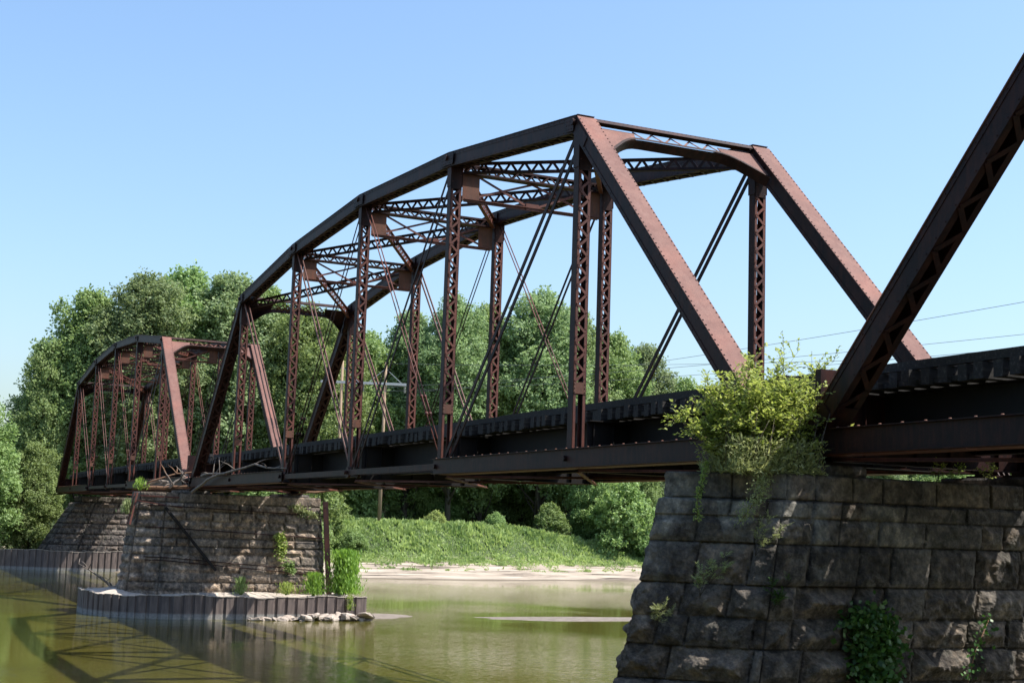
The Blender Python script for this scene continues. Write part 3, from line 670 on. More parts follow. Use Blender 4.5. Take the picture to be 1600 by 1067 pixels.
def cofferdam(label, line, ztop, zbot, fill=True, period=.50, dep=.075, mat_fill=None):
    R = empty('sheet_pile_cofferdam', (0, 0, 0)); tag(R, label, 'sheet piling')
    pts = [Vector((*p, 0)) for p in line]; out = []; acc = 0
    for i in range(len(pts) - (0 if fill else 1)):
        a, b_ = pts[i], pts[(i + 1) % len(pts)]; d = (b_ - a); ln = d.length; d.normalize(); nr = Vector((d.y, -d.x, 0))
        k = max(1, round(ln / period))
        for j in range(k):
            s0 = ln * j / k; pr = ln / k
            for t, o in ((.0, 0), (.06, 1), (.68, 1), (.74, 0)): out.append(a + d * (s0 + t * pr) + nr * (o * dep))
    n = len(out); V = []; F = []; nz = 4; rr = random.Random(4)
    tz = [ztop + .05 * math.sin(i * .11) + .03 * math.sin(i * .37 + 1) + rr.uniform(-.008, .008) for i in range(n)]
    for i, p in enumerate(out):
        V += [(p.x, p.y, tz[i]), (p.x, p.y, zbot)]
    m_ = n if fill else n - 1
    for i in range(m_):
        j = (i + 1) % n; F.append((2 * i, 2 * i + 1, 2 * j + 1, 2 * j))
    mb = MB(); mb.add(V, F)
    o = mb.build('sheet_piling', M_pile, R); so_ = o.modifiers.new('thick', 'SOLIDIFY'); so_.thickness = .025; so_.offset = 0
    mb = MB(); 
    for i in range(m_):
        j = (i + 1) % n; mb.obox(((out[i] + out[j]) / 2) + Vector((0, 0, (tz[i] + tz[j]) / 2)), (out[j] - out[i]) / 2 * 1.02, (out[j] - out[i]).cross(Vector((0, 0, 1))).normalized() * .035, (0, 0, .018))
    mb.build('pile_edge', M_conc, R)
    if fill:
        cen = sum(out, Vector()) / n; K = 10; vs = [(cen.x, cen.y, ztop + .02)]; rs_ = np.random.RandomState(8)
        for q in range(1, K + 1):
            for p in out:
                x, y = cen.x + (p.x - cen.x) * q / K, cen.y + (p.y - cen.y) * q / K
                vs.append((x, y, ztop - .05 + (rs_.rand() * .05 if q < K else 0) + (.10 * math.sin(x * 1.3 + y * .7) + .22 * max(0, (y - 5.5) / 2.5) if q < K - 1 else 0)))
        fs = [(0, 1 + i, 1 + (i + 1) % n) for i in range(n)]
        for q in range(K - 1):
            for i in range(n): fs.append((1 + q * n + i, 1 + (q + 1) * n + i, 1 + (q + 1) * n + (i + 1) % n, 1 + q * n + (i + 1) % n))
        mb = MB(); mb.add(vs, fs, 0, True); mb.build('concrete_fill', M_conc, R)
    return R
ring = [(-45.9, 8.1), (-45.9, -1.5), (-46.5, -3.0), (-47.7, -4.3), (-49.4, -5.0), (-51.4, -5.0), (-53.1, -4.2), (-54.3, -2.9), (-54.9, -1.5), (-54.9, 8.1)]
cofferdam('rounded sheet pile ring in the water round the foot of the middle pier', ring[::-1], -5.47, -8.5)
cofferdam('long straight sheet pile wall along the water at the far left bank', [(-112, -22), (-102.0, -4.6), (-99.9, -1.0), (-99.3, 1.8), (-98.6, 10.5), (-104, 12)], -4.93, -8.5, False)

# rubble at the foot of the ring
def rock_mesh(seed, sx, sy, sz):
    r_ = np.random.RandomState(seed); n, k = 10, 6; V = []
    for i in range(k + 1):
        th = math.pi * i / k
        for j in range(n):
            a = 2 * math.pi * j / n; v = np.array([math.sin(th) * math.cos(a), math.sin(th) * math.sin(a), math.cos(th)])
            e = .72 + .55 * vnoise(np.array([v * 1.3 + seed * 3.1]), 1.4)[0]; q = np.sign(v) * np.abs(v) ** .6; V.append(tuple(q * e * np.array([sx, sy, sz])))
    F = [(i * n + j, (i + 1) * n + j, (i + 1) * n + (j + 1) % n, i * n + (j + 1) % n) for i in range(k) for j in range(n)]
    mb = MB(); mb.add(V, F); return mb
rr = random.Random(3); rlabels = ['flat', 'pointed', 'squarish', 'long', 'rounded', 'broken', 'tilted', 'low', 'thick', 'sloping', 'chunky', 'thin']
for i in range(26):
    y = 2.2 + i * .235 + rr.uniform(-.1, .1); big = i > 5
    s = rr.uniform(.16, .34) if big else rr.uniform(.12, .2)
    mb = rock_mesh(i, s * rr.uniform(.8, 1.3), s * rr.uniform(.9, 1.6), s * rr.uniform(.3, .65)); o = mb.build('rubble_rock', M_rock)
    o.location = (-45.35 + rr.uniform(-.1, .45) * (1 if big else .5), y, WZ + s * .25 + (.18 * rr.random() if i > 10 else 0)); o.rotation_euler = (rr.uniform(-.3, .3), rr.uniform(-.3, .3), rr.uniform(0, 3))
    tag(o, 'pale broken rock lying at the waterline below the right half of the ringed pier', 'rock', 'rubble rocks at the foot of the sheet pile ring')

# ---------------------------------------------------------------- foliage
def leafmesh(name, C, D, Nn, Ln, Wd, tint, fold=0):
    C = np.asarray(C); D = D / np.linalg.norm(D, axis=1)[:, None]; S1 = np.cross(D, Nn); S1 /= (np.linalg.norm(S1, axis=1)[:, None] + 1e-9)
    L1 = np.asarray(Ln)[:, None]; W1 = np.asarray(Wd)[:, None]; n = len(C)
    V = np.stack([C, C + D * L1 * .45 + S1 * W1 * .5, C + D * L1, C + D * L1 * .45 - S1 * W1 * .5], 1).reshape(-1, 3)
    F = np.arange(4 * n).reshape(n, 4)
    t = np.repeat(np.asarray(tint), 4); A = np.stack([t, t, t, np.ones_like(t)], 1)
    return npmesh(name, V, F, False, None, A)
def unit(r_, n):
    v = r_.normal(size=(n, 3)); return v / np.linalg.norm(v, axis=1)[:, None]
def crown(seed, H, R, base, nl, nsprig, per, leaf, up=.65, spread=.9):
    """lobed crown built of leaf sprays; returns leaf mesh and limb mesh"""
    r_ = np.random.RandomState(seed); lobes = []
    for i in range(nl):
        t = base + (1 - base) * ((i + .5) / nl) ** .85; a = i * 2.4 + r_.rand() * .8
        tt = (t - base) / (1 - base); prof = math.sin(math.pi * min(1, tt * .80 + .17)) ** .6
        rad = R * prof * r_.uniform(.30, .86) * (1 if tt < .93 else .2); rl = R * r_.uniform(.20, .36) * (1.0 - .25 * tt)
        lobes.append((np.array([rad * math.cos(a), rad * math.sin(a), H * t - rl * .45]), rl))
    w = np.array([l[1] ** 2 for l in lobes]); w /= w.sum(); li = r_.choice(nl, nsprig, p=w)
    Cn = np.array([lobes[i][0] for i in li]); Rl = np.array([lobes[i][1] for i in li])
    u = unit(r_, nsprig); u[:, 2] = u[:, 2] * .9 + .25; u /= np.linalg.norm(u, axis=1)[:, None]
    q = r_.rand(nsprig) ** .22
    bump_ = .75 + .5 * vnoise(u * 2.2 + li[:, None] * 5.3, 1.5)
    B = Cn + u * (Rl * q * bump_)[:, None] * np.array([1, 1, .85])
    fi = r_.rand(nsprig) < .22; uf = unit(r_, nsprig); uf[:, 2] = np.abs(uf[:, 2]) * 1.1 - .35; k_ = .72 + .3 * vnoise(uf * 3 + seed, 1.7)
    cz = H * (base + .98) / 2; B2 = np.array([0, 0, cz]) + uf * k_[:, None] * np.array([R * .88, R * .88, H * (1 - base) * .47]); B[fi] = B2[fi]; u[fi] = (uf / np.linalg.norm(uf, axis=1)[:, None])[fi]
    sd_ = u * .7 + unit(r_, nsprig) * .5 + np.array([0, 0, up]); sd_ /= np.linalg.norm(sd_, axis=1)[:, None]
    sl_ = r_.uniform(.5, 1.3, nsprig) * spread
    tt = r_.rand(nsprig, per); C = B[:, None] + sd_[:, None] * (tt * sl_[:, None])[:, :, None] + r_.normal(size=(nsprig, per, 3)) * (.22 * spread * (1.1 - .7 * tt))[:, :, None]
    C = C.reshape(-1, 3); n = len(C)
    Dv = np.repeat(sd_, per, 0) * .5 + unit(r_, n) * .8 + np.array([0, 0, -.15]); Nn = unit(r_, n) * .55 + np.repeat(u, per, 0) * .75 + np.array([.1, .15, .45])
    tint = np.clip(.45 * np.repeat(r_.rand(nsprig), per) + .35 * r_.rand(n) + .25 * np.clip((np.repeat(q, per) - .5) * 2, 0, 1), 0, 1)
    sz = leaf * r_.uniform(.6, 1.3, n)
    lm = leafmesh('crown', C, Dv, Nn, sz, sz * .78, tint)
    mb = MB(); rb = .009 * H + .07; pts = [(0, 0, -1.5), (.1, .05, H * .15), (-.05, .1, H * .4), (.1, 0, H * .7), (0, 0, H * .9)]
    mb.tube(pts, [rb * 1.3, rb, rb * .75, rb * .4, .04], 8)
    for c, rl in lobes:
        z0_ = max(.6, c[2] - np.hypot(c[0], c[1]) * 1.1 - .5); z0_ = min(z0_, H * .85)
        e = Vector(c) + Vector((0, 0, rl * .5)); s_ = Vector((0, .05, z0_)); mid = s_.lerp(e, .5) + Vector((c[0] * .12, c[1] * .12, -.2))
        k = rb * (.42 if z0_ < H * .5 else .25); mb.tube([s_, mid, e], [k, k * .6, .03], 5)
    me = bpy.data.meshes.new('trunk'); me.from_pydata([tuple(v) for v in mb.v], [], mb.f); me.polygons.foreach_set('use_smooth', mb.sm); me.materials.append(M_bark)
    return lm, me
VAR = []
for i, (H_, R_, b_, nl, ns_, per, lf, mt) in enumerate([
        (22, 6.0, .16, 52, 6600, 12, .27, M_leafA), (24, 5.2, .20, 50, 6200, 12, .27, M_leafB), (20, 6.4, .08, 54, 6600, 12, .27, M_leafA),
        (25, 5.6, .22, 54, 6600, 12, .26, M_leafB), (18, 5.2, .06, 44, 5400, 12, .27, M_leafA)]):
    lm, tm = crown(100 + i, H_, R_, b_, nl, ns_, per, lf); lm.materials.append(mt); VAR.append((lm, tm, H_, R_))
SHR = []
for i, (H_, R_, mt) in enumerate([(3.2, 2.2, M_leafA), (2.4, 1.8, M_grass), (5.5, 3.0, M_leafA)]):
    lm, tm = crown(200 + i, H_, R_, .05, 14, 900, 12, .19 if i < 2 else .24, spread=.5); lm.materials.append(mt); SHR.append((lm, tm, H_, R_))
def gz1(x, y): return float(ground_z(np.array([float(x)]), np.array([float(y)]))[0])
def plant_tree(kind, lib, vi, x, y, top, rot, label, cat, group, rs=1.0):
    lm, tm, H_, R_ = lib[vi]; z = gz1(x, y); s = (top - z) / H_
    e = empty(kind, (x, y, z - .1), rot); e.scale = (s * rs, s * rs, s); tag(e, label, cat, group)
    o = bpy.data.objects.new('trunk', tm); COL.objects.link(o); o.parent = e
    o = bpy.data.objects.new('crown', lm); COL.objects.link(o); o.parent = e
    return e
TR = [  # x, y, top z, variant, width factor, label
    (-104.6, -6.6, 8.4, 4, 1.0, 'low bushy tree at the left edge, leaning over the sheet pile wall'),
    (-105.6, -1.6, 4.2, 4, 1.0, 'small full tree filling the gap left of the far abutment'),
    (-113, -8.5, 8.5, 2, .9, 'medium tree rising at the left edge behind the low bushy one'),
    (-117, .6, 14.2, 2, .85, 'left shoulder tree of the tall wood, lower than its right neighbour'),
    (-118, 4.0, 20.8, 0, 1.0, 'tall dark-green tree that forms the left peak of the high wood'),
    (-115, 8.5, 22.6, 3, 1.15, 'broad tall tree above the left end of the far-off truss span'),
    (-119, 13.2, 24.0, 0, 1.05, 'tall rounded tree above the middle of the far-off truss span'),
    (-116, 17.2, 23.4, 1, 1.15, 'tall tree directly above the portal of the far-off truss span'),
    (-119, 21.5, 23.0, 0, 1.0, 'tall light-green tree just left of the big truss shoulder'),
    (-114, 24.5, 20.8, 2, .9, 'full tree behind the far end post of the middle truss span'),
    (-118, 28.5, 20.6, 0, .9, 'tree seen through the second panel of the middle truss span'),
    (-122, 33.5, 19.6, 4, 1.0, 'lower tree behind the utility pole, with open sky above it'),
    (-121, 38.5, 22.2, 1, 1.0, 'tall open-topped tree behind the centre of the middle truss span'),
    (-117, 42.0, 24.0, 3, 1.0, 'tall pale tree rising between the centre posts of the truss'),
    (-121, 47.5, 23.8, 0, .85, 'tree between the two centre posts, slightly lower than its pale neighbours'),
    (-117, 52.5, 25.6, 3, 1.05, 'tallest tree of the middle wood, crown against the sky left of the big lattice post'),
    (-120, 58.0, 24.2, 1, 1.0, 'tall tree just right of the two big lattice posts'),
    (-122, 64.5, 22.2, 0, .9, 'rounded tree in the gap between lattice post and sunlit end post'),
    (-126, 71.5, 21.8, 1, .9, 'feathery grey-green tree touching the sunlit end post'),
    (-134, 82.0, 19.0, 4, 1.0, 'low hazy tree behind the sunlit end post near the yellow bush'),
    (-150, 98.0, 20.5, 4, 1.0, 'distant low tree just right of the far lattice hanger'),
    (-112.5, 57.0, 8.5, 4, .95, 'bushy tree whose low crown fills the gap under the deck next to the big pier'),
    (-113, 62.5, 9.5, 2, .8, 'full tree just left of the big pier, seen above and below the deck'),
    (-160, 112.0, 23.0, 1, .8, 'distant thin tree above the yellow-green bush'),
    (-165, 124.0, 21.5, 4, 1.0, 'distant low tree at the right end of the wood, above the deck'),
]
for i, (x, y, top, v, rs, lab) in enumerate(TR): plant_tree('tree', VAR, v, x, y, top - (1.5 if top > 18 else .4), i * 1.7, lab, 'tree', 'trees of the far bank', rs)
rr = random.Random(12)
for i in range(30):
    y = -10 + i * 4.6 + rr.uniform(-1, 1);  x = -130 - rr.uniform(0, 7) - max(0, y - 60) * .5
    plant_tree('tree', VAR, i % 5, x, y, (15.5 if y > 8 else 7) + rr.uniform(-2, 2.5), rr.uniform(0, 6), 'tree deep in the wood behind the front row, showing only in its gaps', 'tree', 'trees deep in the wood', 1.15)
for i, (x, y, top) in enumerate([(-175, 133, 17), (-170, 143, 16), (-178, 152, 17), (-168, 160, 16), (-176, 169, 17), (-166, 178, 16), (-174, 188, 17), (-184, 143, 16), (-190, 162, 17), (-186, 178, 16), (-160, 150, 12), (-158, 168, 12)]):
    plant_tree('tree', VAR, (i * 3) % 5, x, y, top, i * 1.3, 'small hazy tree on the distant bank, glimpsed under the deck at right', 'tree', 'distant trees glimpsed under the deck', 1.5)
for i, (x, y, top) in enumerate([(29, -10, 13), (33, -18, 15), (30, -27, 14), (38, -8, 16), (41, -22, 16), (24, -35, 14), (15, -31, 12), (8, -37, 12), (35, -36, 15), (18, -42, 15)]):  # unseen trees, added to keep skylight off the shaded faces
    plant_tree('tree', VAR, (i * 2) % 5, x, y, top, i * 1.9, 'unseen tree added on the near bank, beside and behind the viewpoint, to cut skylight', 'tree', 'unseen near-bank trees added to cut skylight', 1.25)
for i in range(11):   # understory
    y = 2 + i * 5.2 + rr.uniform(-1, 1)
    plant_tree('tree', VAR, 4, -124 + rr.uniform(-1.5, 1.5), y, 8 + rr.uniform(-1, 2), rr.uniform(0, 6), 'young tree in the shade under the tall front row', 'tree', 'young trees in the shade of the wood', 1.25)
SH = [(-108.5, 58.0, .6, 2, 'bright leafy shrub beside the big pier, above the grass bank'), (-108, 58.5, 3.4, 2, 'tall lit shrub half hidden by the left edge of the big pier'),
      (-105.5, 60.5, -2.2, 0, 'low dark shrub on the slope next to the big pier'), (-111.5, 51.5, .8, 2, 'broad bush at the right end of the dark wood edge'),
      (-103.0, 23.6, 1.8, 2, 'bushy shrub right of the ringed pier, level with its top'), (-100.8, 22.0, -1.6, 0, 'rounded shrub low on the bank beside the corner rail of the ringed pier'), (-101.6, 26.2, -2.6, 0, 'dark rounded bush on the left part of the grass bank'),
      (-107, 36.5, -.6, 1, 'low bush at the top of the grass bank under the deck'), (-109, 44.0, -.4, 0, 'upright bush at the edge of the dark wood'), (-108.5, 47.5, -1.7, 1, 'round little bush at the end of the grass bank below the wood'), (-105, 18.5, 3.0, 2, 'tall shrub hidden behind the ringed pier')]
for i, (x, y, top, v, lab) in enumerate(SH): plant_tree('shrub', SHR, v, x, y, top, i * 2.1, lab, 'shrub', 'shrubs on the far bank')

# bank grass: nobody could count it
r_ = np.random.RandomState(9); n = 120000
y = r_.uniform(14, 80, n); d = r_.uniform(2.6, 19, n) ; x = shore_x(y) - d
cl = gnoise(x, y, .5, 2) + .5 * gnoise(x, y, 1.8, 5)
keep = ((d > 5.6 + (cl - .75) * 9) | ((cl > .86) & (d > 3.2))); x, y, d, cl = x[keep], y[keep], d[keep], cl[keep]; n = len(x)
C = np.stack([x, y, ground_z(x, y) - .03], 1); cg = gnoise(x, y, .9, 12); hgt = (.16 + .50 * r_.rand(n)) * (.5 + 1.7 * np.clip(cg - .35, 0, .45)) * np.clip(.45 + (d - 4) / 10, .45, 1.25)
Dv = unit(r_, n) * .65 + np.array([0, 0, 1]); Nn = unit(r_, n) + np.array([.4, .2, .5])
me = leafmesh('bank_grass', C, Dv, Nn, hgt, hgt * r_.uniform(.2, .7, n), np.clip(r_.rand(n) * .45 + 1.6 * (gnoise(x, y, .45, 21) - .35) + .15 * (d < 9), 0, 1)); me.materials.append(M_grass)
o = link('bank_grass', me); tag(o, 'bright green grass and low weeds covering the far river bank', 'grass', kind='stuff')

# ---------------------------------------------------------------- plants on the piers
def stems(seed, targets, base_pts, leaf, per, mat_leaf, name, label, cat, group=None, sub=5, sublen=.45, aspect=.45, droop=-.1, rad=.012, pinn=True, jit=.05):
    """shrub of curved woody stems with leafy side shoots"""
    r_ = np.random.RandomState(seed); R = empty(name, base_pts[0]); tag(R, label, cat, group); off = Vector(base_pts[0]); mb = MB(); C = []; D = []; Nn = []; Lf = []
    for i, t in enumerate(targets):
        b_ = Vector(base_pts[i % len(base_pts)]); t = Vector(t); mid = b_.lerp(t, .5) + Vector((r_.uniform(-.12, .12), r_.uniform(-.12, .12), .12)) * (t - b_).length * .6
        pts = [(b_ * (1 - q) ** 2 + mid * 2 * q * (1 - q) + t * q * q) for q in np.linspace(0, 1, 9)]
        mb.tube([p - off for p in pts], [rad * (1.15 - q) for q in np.linspace(0, 1, 9)], 4)
        for j in range(sub):
            q = r_.uniform(.3, 1); k = min(7, int(q * 8)); p = pts[k].lerp(pts[k + 1], q * 8 - k)
            dv = Vector(unit(r_, 1)[0]) * .8 + (pts[k + 1] - pts[k]).normalized() * .7 + Vector((0, 0, .15)); dv.normalize(); ln = sublen * r_.uniform(.5, 1.2)
            e = p + dv * ln + Vector((0, 0, droop * ln)); mb.tube([p - off, p.lerp(e, .5) + Vector((0, 0, .03)) - off, e - off], [rad * .4, rad * .3, .002], 3)
            m_ = per
            for s_ in range(m_):
                w_ = (s_ + .5) / m_; c = p.lerp(e, w_); sd_ = dv.cross(Vector((0, 0, 1))).normalized() * (1 if s_ % 2 else -1)
                dd = sd_ * .8 + dv * .5 + Vector(unit(r_, 1)[0]) * .45; C.append(c - off + Vector(unit(r_, 1)[0]) * jit * .5); D.append(dd); Nn.append(Vector((0, 0, 1)) + Vector(unit(r_, 1)[0]) * .6); Lf.append(leaf * r_.uniform(.6, 1.25))
    mb.build('stems', M_bark, R)
    Lf = np.array(Lf); lm = leafmesh('leaves', np.array([tuple(c) for c in C]), np.array([tuple(c) for c in D]), np.array([tuple(c) for c in Nn]), Lf, Lf * aspect, r_.rand(len(C))); lm.materials.append(mat_leaf)
    link('leaves', lm, R); return R
r3 = np.random.RandomState(77)
T1 = [(1.0, -2.95, .30), (.9, -2.75, .50), (1.2, -2.7, .1), (1.0, -2.3, .9), (.8, -1.9, 1.1), (1.3, -1.6, 1.35), (.8, -1.35, 1.45), (1.1, -1.0, 1.2), (.7, -.15, 1.7), (.7, -.4, 1.4), (.9, -.6, 1.6), (.8, .15, 1.35), (.9, .5, 1.55), (1.3, .1, 1.0), (1.5, -.5, 1.1),
      (1.5, -1.2, .9), (1.6, -1.9, .7), (1.6, -.9, .6), (1.7, -2.3, .35), (1.3, -2.1, .6), (1.5, -.3, .7), (1.2, -.7, .9), (1.4, -1.5, .5), (1.7, -1.3, .2), (1.1, -2.4, .3)]
T1 += [(r3.uniform(.6, 1.8), r3.uniform(-2.3, -.2), r3.uniform(-.25, 1.1)) for _ in range(75)]
stems(41, T1, [(1.1, -1.5, -.6), (1.3, -1.1, -.6), (1.0, -1.9, -.6)], .085, 16, M_leafY, 'bush', 'yellow-green leafy bush growing on top of the big stone pier', 'bush', sub=17, sublen=.42, aspect=.55, rad=.012)
# finer grey-green weeds at its foot
n = 9000; r_ = np.random.RandomState(5); th = r_.rand(n) * 6.28; cy_ = r_.uniform(-2.3, -.45, n)
C = np.stack([r_.uniform(.7, 1.95, n), cy_, -.6 + r_.rand(n) ** 1.6 * .55], 1); Dv = unit(r_, n) * .8 + np.array([.35, -.1, .45])
me = leafmesh('blades', C, Dv, unit(r_, n), r_.uniform(.06, .17, n), r_.uniform(.01, .035, n), r_.rand(n)); me.materials.append(M_leafG)
R = empty('weed_clump', (0, 0, 0)); tag(R, 'grey-green feathery weeds at the foot of the yellow-green bush', 'weeds'); link('blades', me, R)
mb = MB()
for i in range(90):
    x0, y0 = r_.uniform(.8, 1.9), r_.uniform(-2.3, -.3); e = (x0 + r_.uniform(-.1, .35), y0 + r_.uniform(-.35, .35), r_.uniform(-.2, .5))
    mb.tube([(x0, y0, -.62), ((x0 + e[0]) / 2 - .03, (y0 + e[1]) / 2, (-.6 + e[2]) / 2 + .1), e], [.006, .005, .002], 3)
mb.build('stalks', M_drift, R)
def hang(seed, label, pts, width, nl, leaf, mt, asp=.4, name='hanging_vine', cat='vine'):
    r_ = np.random.RandomState(seed); P_ = np.array(pts); k = len(P_) - 1; t = r_.rand(nl) * k; i = np.minimum(t.astype(int), k - 1); f = (t - i)[:, None]
    C = P_[i] * (1 - f) + P_[i + 1] * f + r_.normal(size=(nl, 3)) * np.array([.35, 1, .5]) * width; C[:, 0] += .02 * r_.rand(nl)
    Dv = unit(r_, nl) * .7 + np.array([.3, -.1, .1]); R = empty(name, pts[0]); tag(R, label, cat); C = C - P_[0]
    me = leafmesh('leaves', C, Dv, unit(r_, nl) * .6 + np.array([.6, -.3, .5]), leaf * r_.uniform(.6, 1.2, nl), leaf * asp * r_.uniform(.7, 1.2, nl), r_.rand(nl)); me.materials.append(mt); link('leaves', me, R)
    mb = MB(); mb.tube([tuple(np.array(p) - P_[0]) for p in pts], .008, 4); mb.build('stem', M_driftd, R); return R
hang(51, 'thin yellow-green vine hanging straight down at the left corner of the big pier', [(1.05, -2.35, -.4), (1.12, -2.45, -.75), (1.13, -2.55, -1.05), (1.2, -2.6, -1.45)], .035, 330, .06, M_leafY, .4)
hang(52, 'bushy vine spilling over the top edge of the big pier below the bush', [(1.75, -1.75, -.45), (1.85, -1.72, -.7), (1.9, -1.82, -1.0), (1.75, -2.1, -1.45)], .10, 950, .06, M_leafG, .35)
def fern(seed, label, base, tips, leaf, mt, per=26, name='wall_weed'):
    return stems(seed, tips, [base], leaf, per, mt, name, label, 'weed', sub=7, sublen=.14, aspect=.16, droop=.1, rad=.005, jit=.01)
fern(61, 'feathery weed sprouting from the pier face below the hanging vines', (2.02, -1.98, -2.0), [(2.15, -1.75, -1.3), (2.2, -1.55, -1.5), (2.15, -1.95, -1.45), (2.2, -1.7, -1.65)], .07, M_leafG)
fern(62, 'forked feathery weed on the left facet of the big pier', (1.55, -2.75, -2.7), [(1.8, -2.65, -2.1), (1.85, -2.3, -1.85), (1.8, -2.9, -2.2), (1.9, -2.45, -2.2), (1.7, -2.85, -2.35)], .08, M_leafG)
fern(63, 'green weed in a joint right of the forked one on the big pier', (2.06, -1.65, -2.9), [(2.2, -1.45, -2.4), (2.2, -1.75, -2.45), (2.25, -1.6, -2.65)], .08, M_leafD)
fern(64, 'small weed low on the left edge of the big pier', (1.2, -3.4, -3.25), [(1.35, -3.3, -2.85), (1.4, -3.5, -2.9), (1.3, -3.15, -2.95)], .08, M_leafG)
hang(65, 'dark rounded grapevine patch clinging to the middle of the big pier face', [(2.16, .25, -2.95), (2.2, .35, -3.3), (2.24, .35, -3.6), (2.27, .3, -4.2)], .24, 2600, .11, M_leafD, .95, 'grapevine', 'vine')
hang(66, 'sparse grapevine shoots low on the big pier beside the sunlit stones', [(2.15, 3.0, -3.0), (2.2, 2.6, -3.6), (2.27, 2.3, -4.3)], .12, 90, .08, M_leafD, .9, 'grapevine', 'vine')
for i, (yy, zz, lab) in enumerate([(2.3, -.45, 'leafy sprig on the pier top under the right span, leftmost of three'), (2.75, -.5, 'leafy sprig on the pier top under the right span, middle of three'), (3.5, -.42, 'leafy sprig on the pier top under the right span, rightmost of three')]):
    stems(70 + i, [(1.6, yy - .12, zz + .1), (1.6, yy + .14, zz + .16), (1.7, yy + .02, zz + .22)], [(1.6, yy, -.6)], .06, 8, M_leafY, 'sprig', lab, 'sprig', 'sprigs on the pier top', sub=6, sublen=.15, aspect=.5, rad=.004)
# plants at the middle pier
def reedy(name, label, cx, cy, z0, h, rad, n, leaf, mt, seed, cat):
    r_ = np.random.RandomState(seed); R = empty(name, (cx, cy, z0)); tag(R, label, cat); q = r_.rand(n)
    C = np.stack([r_.normal(size=n) * rad * .5 * (1 - .3 * q), r_.normal(size=n) * rad * .5 * (1 - .3 * q), q * h], 1)
    me = leafmesh('leaves', C, unit(r_, n) * .5 + np.array([0, 0, 1.]), unit(r_, n), leaf * r_.uniform(.6, 1.3, n), leaf * .22 * r_.uniform(.6, 1.3, n), r_.rand(n)); me.materials.append(mt); link('leaves', me, R)
    mb = MB()
    for i in range(14):
        a = r_.rand() * 6.28; rr_ = r_.rand() * rad * .6; mb.tube([(rr_ * .4 * math.cos(a), rr_ * .4 * math.sin(a), 0), (rr_ * math.cos(a), rr_ * math.sin(a), h * r_.uniform(.6, 1))], [.02, .005], 4)
    mb.build('stems', M_leafW, R); return R
reedy('willow_sapling', 'tall bright green feathery sapling at the right end of the sheet pile ring', -46.9, 7.3, -5.4, 2.1, .75, 5200, .26, M_leafW, 1, 'sapling')
reedy('willow_sapling', 'small green sapling at the pier foot left of the tall one', -46.9, 5.7, -5.45, 1.05, .5, 1300, .2, M_leafW, 2, 'sapling')
reedy('green_weed', 'small leafy weed on the ring top by the middle of the pier', -47.3, 2.1, -5.45, .75, .35, 420, .2, M_leafA, 3, 'weed')
reedy('green_weed', 'low weed on the ring top between the two saplings and the middle', -47.2, 4.4, -5.45, .55, .5, 500, .18, M_leafY, 4, 'weed')
reedy('green_weed', 'tiny weed hanging outside the sheet piles near their right end', -45.6, 7.2, -6.1, .7, .22, 200, .16, M_leafY, 5, 'weed')
hang(81, 'bright vine hanging in the sunlit strip of the middle pier face', [(-48.78, 4.35, -2.45), (-48.7, 4.4, -3.0), (-48.62, 4.45, -3.7)], .13, 320, .17, M_leafY, .8, 'wall_vine')
hang(82, 'mossy creeper under the coping at the right end of the middle pier', [(-48.85, 5.0, -1.0), (-48.85, 5.6, -1.35), (-48.82, 6.2, -1.5)], .16, 380, .14, M_leafG, .8, 'wall_vine')
hang(83, 'small green tuft low on the sunlit right part of the middle pier', [(-48.65, 4.8, -3.9), (-48.6, 5.0, -4.4)], .13, 200, .16, M_leafA, .8, 'wall_vine')
reedy('green_weed', 'fern-like weed beside the driftwood on top of the middle pier', -50.2, -2.6, -.5, .5, .4, 120, .25, M_leafW, 6, 'weed')
reedy('green_weed', 'pale weed leaning out of the left edge of the middle pier', -50.0, -3.2, -1.7, .6, .35, 260, .25, M_leafG, 7, 'weed')
# ---------------------------------------------------------------- driftwood
def driftwood(label, pts, r0, r1, mt, seed, kids=5):
    r_ = random.Random(seed); mb = MB(); pts = [Vector(p) for p in pts]; off = pts[0]; n = len(pts)
    fine = []
    for i in range(n - 1):
        for q in (0, .33, .66): fine.append(pts[i].lerp(pts[i + 1], q) - off + Vector((r_.uniform(-1, 1), r_.uniform(-1, 1), r_.uniform(-1, 1))) * r0 * .5)
    fine.append(pts[-1] - off); k = len(fine)
    mb.tube(fine, [r0 + (r1 - r0) * i / (k - 1) for i in range(k)], 7)
    for i in range(kids):
        j = r_.randrange(1, k); p = fine[j]; d_ = Vector((r_.uniform(-1, 1), r_.uniform(-1, 1), r_.uniform(-.4, 1))).normalized(); l = r_.uniform(.3, 1.0)
        mb.tube([p, p + d_ * l * .5 + Vector((0, 0, .05)), p + d_ * l], [r1 * .9 + .01, r1 * .7 + .005, .006], 5)
    o = mb.build('driftwood', mt); o.location = off; return tag(o, label, 'driftwood', 'driftwood caught on the bridge')
zt_ = .25
driftwood('long bleached limb draped over the bottom chord near the middle pier', [(-47.4, -.62, -.55), (-44.5, -.55, .05), (-41.5, -.42, .32), (-37.6, -.1, .62), (-34.0, -.25, .34), (-32.0, -.3, .30)], .075, .02, M_drift, 1, 5)
driftwood('short forked branch on the chord left of the long bleached limb', [(-47.0, -.3, .30), (-44.8, -.2, .36), (-42.5, -.35, .30)], .07, .02, M_drift, 2, 5)
driftwood('pale curved snag on the left of the pile on the middle pier', [(-50.4, -2.6, -.25), (-50.2, -1.9, .02), (-50.0, -1.1, -.12), (-50.2, -.5, .10)], .13, .05, M_drift, 3, 6)
driftwood('long dark pole slanting up over the driftwood pile between the spans', [(-50.0, -2.3, -.1), (-49.8, -.9, .42), (-50.0, .3, .55)], .05, .03, M_driftd, 4, 3)
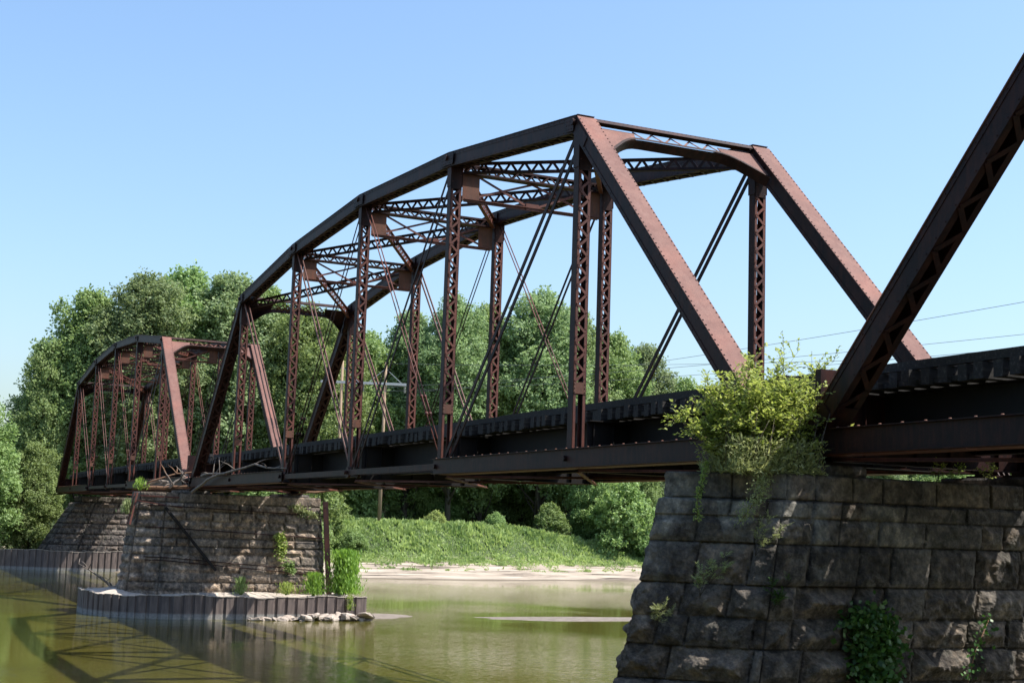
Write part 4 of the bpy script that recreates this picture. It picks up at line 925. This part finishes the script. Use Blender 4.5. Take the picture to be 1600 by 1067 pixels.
driftwood('twisted white root in front of the driftwood pile', [(-49.6, -1.3, -.35), (-49.5, -.8, .15), (-49.6, -.4, .34), (-49.5, -.2, .05)], .07, .03, M_drift, 5, 8)
driftwood('brown log lying across the top of the middle pier', [(-50.8, -2.2, -.35), (-50.6, -.9, -.28), (-50.2, .1, -.2)], .10, .07, M_driftd, 6, 3)
driftwood('thin bare branches sticking out left of the middle pier above the water', [(-58.0, -1.4, -6.5), (-58.2, -2.6, -5.4), (-58.6, -4.1, -4.5)], .09, .02, M_drift, 7, 12)
driftwood('reddish broken stump leaning against the left edge of the middle pier', [(-55.6, -1.9, -6.5), (-55.6, -1.9, -5.0), (-55.0, -.6, -4.6)], .17, .07, M_driftd, 8, 8)
driftwood('tangle of pale roots at the water left of the middle pier', [(-57.0, -3.0, -6.5), (-56.8, -2.3, -5.9), (-56.8, -1.4, -5.5)], .16, .08, M_drift, 9, 14)
driftwood('broken plank end showing under the chord at the right end of the middle pier', [(-48.4, 5.2, -.32), (-48.3, 6.4, -.25), (-48.2, 6.9, -.12)], .07, .03, M_driftd, 10, 4)

# ---------------------------------------------------------------- utility pole and wires
U = empty('utility_pole', (-106, 30.3, -1.7)); tag(U, 'wooden two-legged power pole standing at the edge of the wood behind the truss', 'utility pole')
ax = Vector((.35, .94, 0)).normalized(); zA = 13.3
for q in (0, -4.2):
    mb = MB(); b0 = ax * q; mb.tube([b0 + Vector((0, 0, -1)), b0 + Vector((0, 0, 6)), b0 + Vector((0, 0, 15.4))], [.20, .17, .12], 10); mb.build('pole', M_pole, U)
for s_ in (-1, 1):
    mb = MB(); e1, e2 = ax * -6.2 + Vector((s_ * .16, 0, zA)), ax * 2.0 + Vector((s_ * .16, 0, zA)); mb.beam(e1, e2, .10, .24); mb.build('crossarm', M_arm, U)
for q, s_ in ((0, 1), (0, -1), (-4.2, 1), (-4.2, -1)):
    mb = MB(); mb.beam(ax * q + Vector((0, 0, zA + 1.5)), ax * (q + s_ * 1.6) + Vector((0, 0, zA + .1)), .06, .06); mb.build('brace', M_arm, U)
hp = []
for q in (-6.0, -2.1, 1.9):
    mb = MB(); c = ax * q + Vector((0, 0, zA - .12))
    for i in range(5): mb.tube([c + Vector((0, 0, -.05 - .14 * i)), c + Vector((0, 0, -.12 - .14 * i))], [.12, .09], 8)
    mb.build('insulator', M_ins, U); hp.append(Vector((-106, 30.3, -1.7)) + c + Vector((0, 0, -.75)))
hp.append(Vector((-106, 30.3, -1.7)) + Vector((0, 0, 15.3)))
ends = [(Vector((-35.2, 41.8, 12.5)), 'uppermost thin power line crossing the sky at right'), (Vector((-44.2, 50.9, 12.5)), 'second thin power line from the top at right'),
        (Vector((-48.9, 55.6, 12.5)), 'third thin power line from the top at right'), (Vector((-51.4, 58.1, 12.5)), 'lowest thin power line at right, just above the deck')]
for (e, lab), a in zip(ends, [hp[2], hp[0], hp[1], hp[3]]):
    e2 = a + (e - a) * 1.6; mb = MB(); pts = []
    for i in range(33):
        t = i / 32; sag = 1.1; p = a.lerp(e2, t); p.z += (e.z - (a.z + (e2.z - a.z) * .625)) * 0 - 4 * sag * t * (1 - t) + 1.0 * t * 0; pts.append(p)
    mb.tube(pts, .016, 5); o = mb.build('power_line', M_wire); tag(o, lab, 'power line', 'power lines')
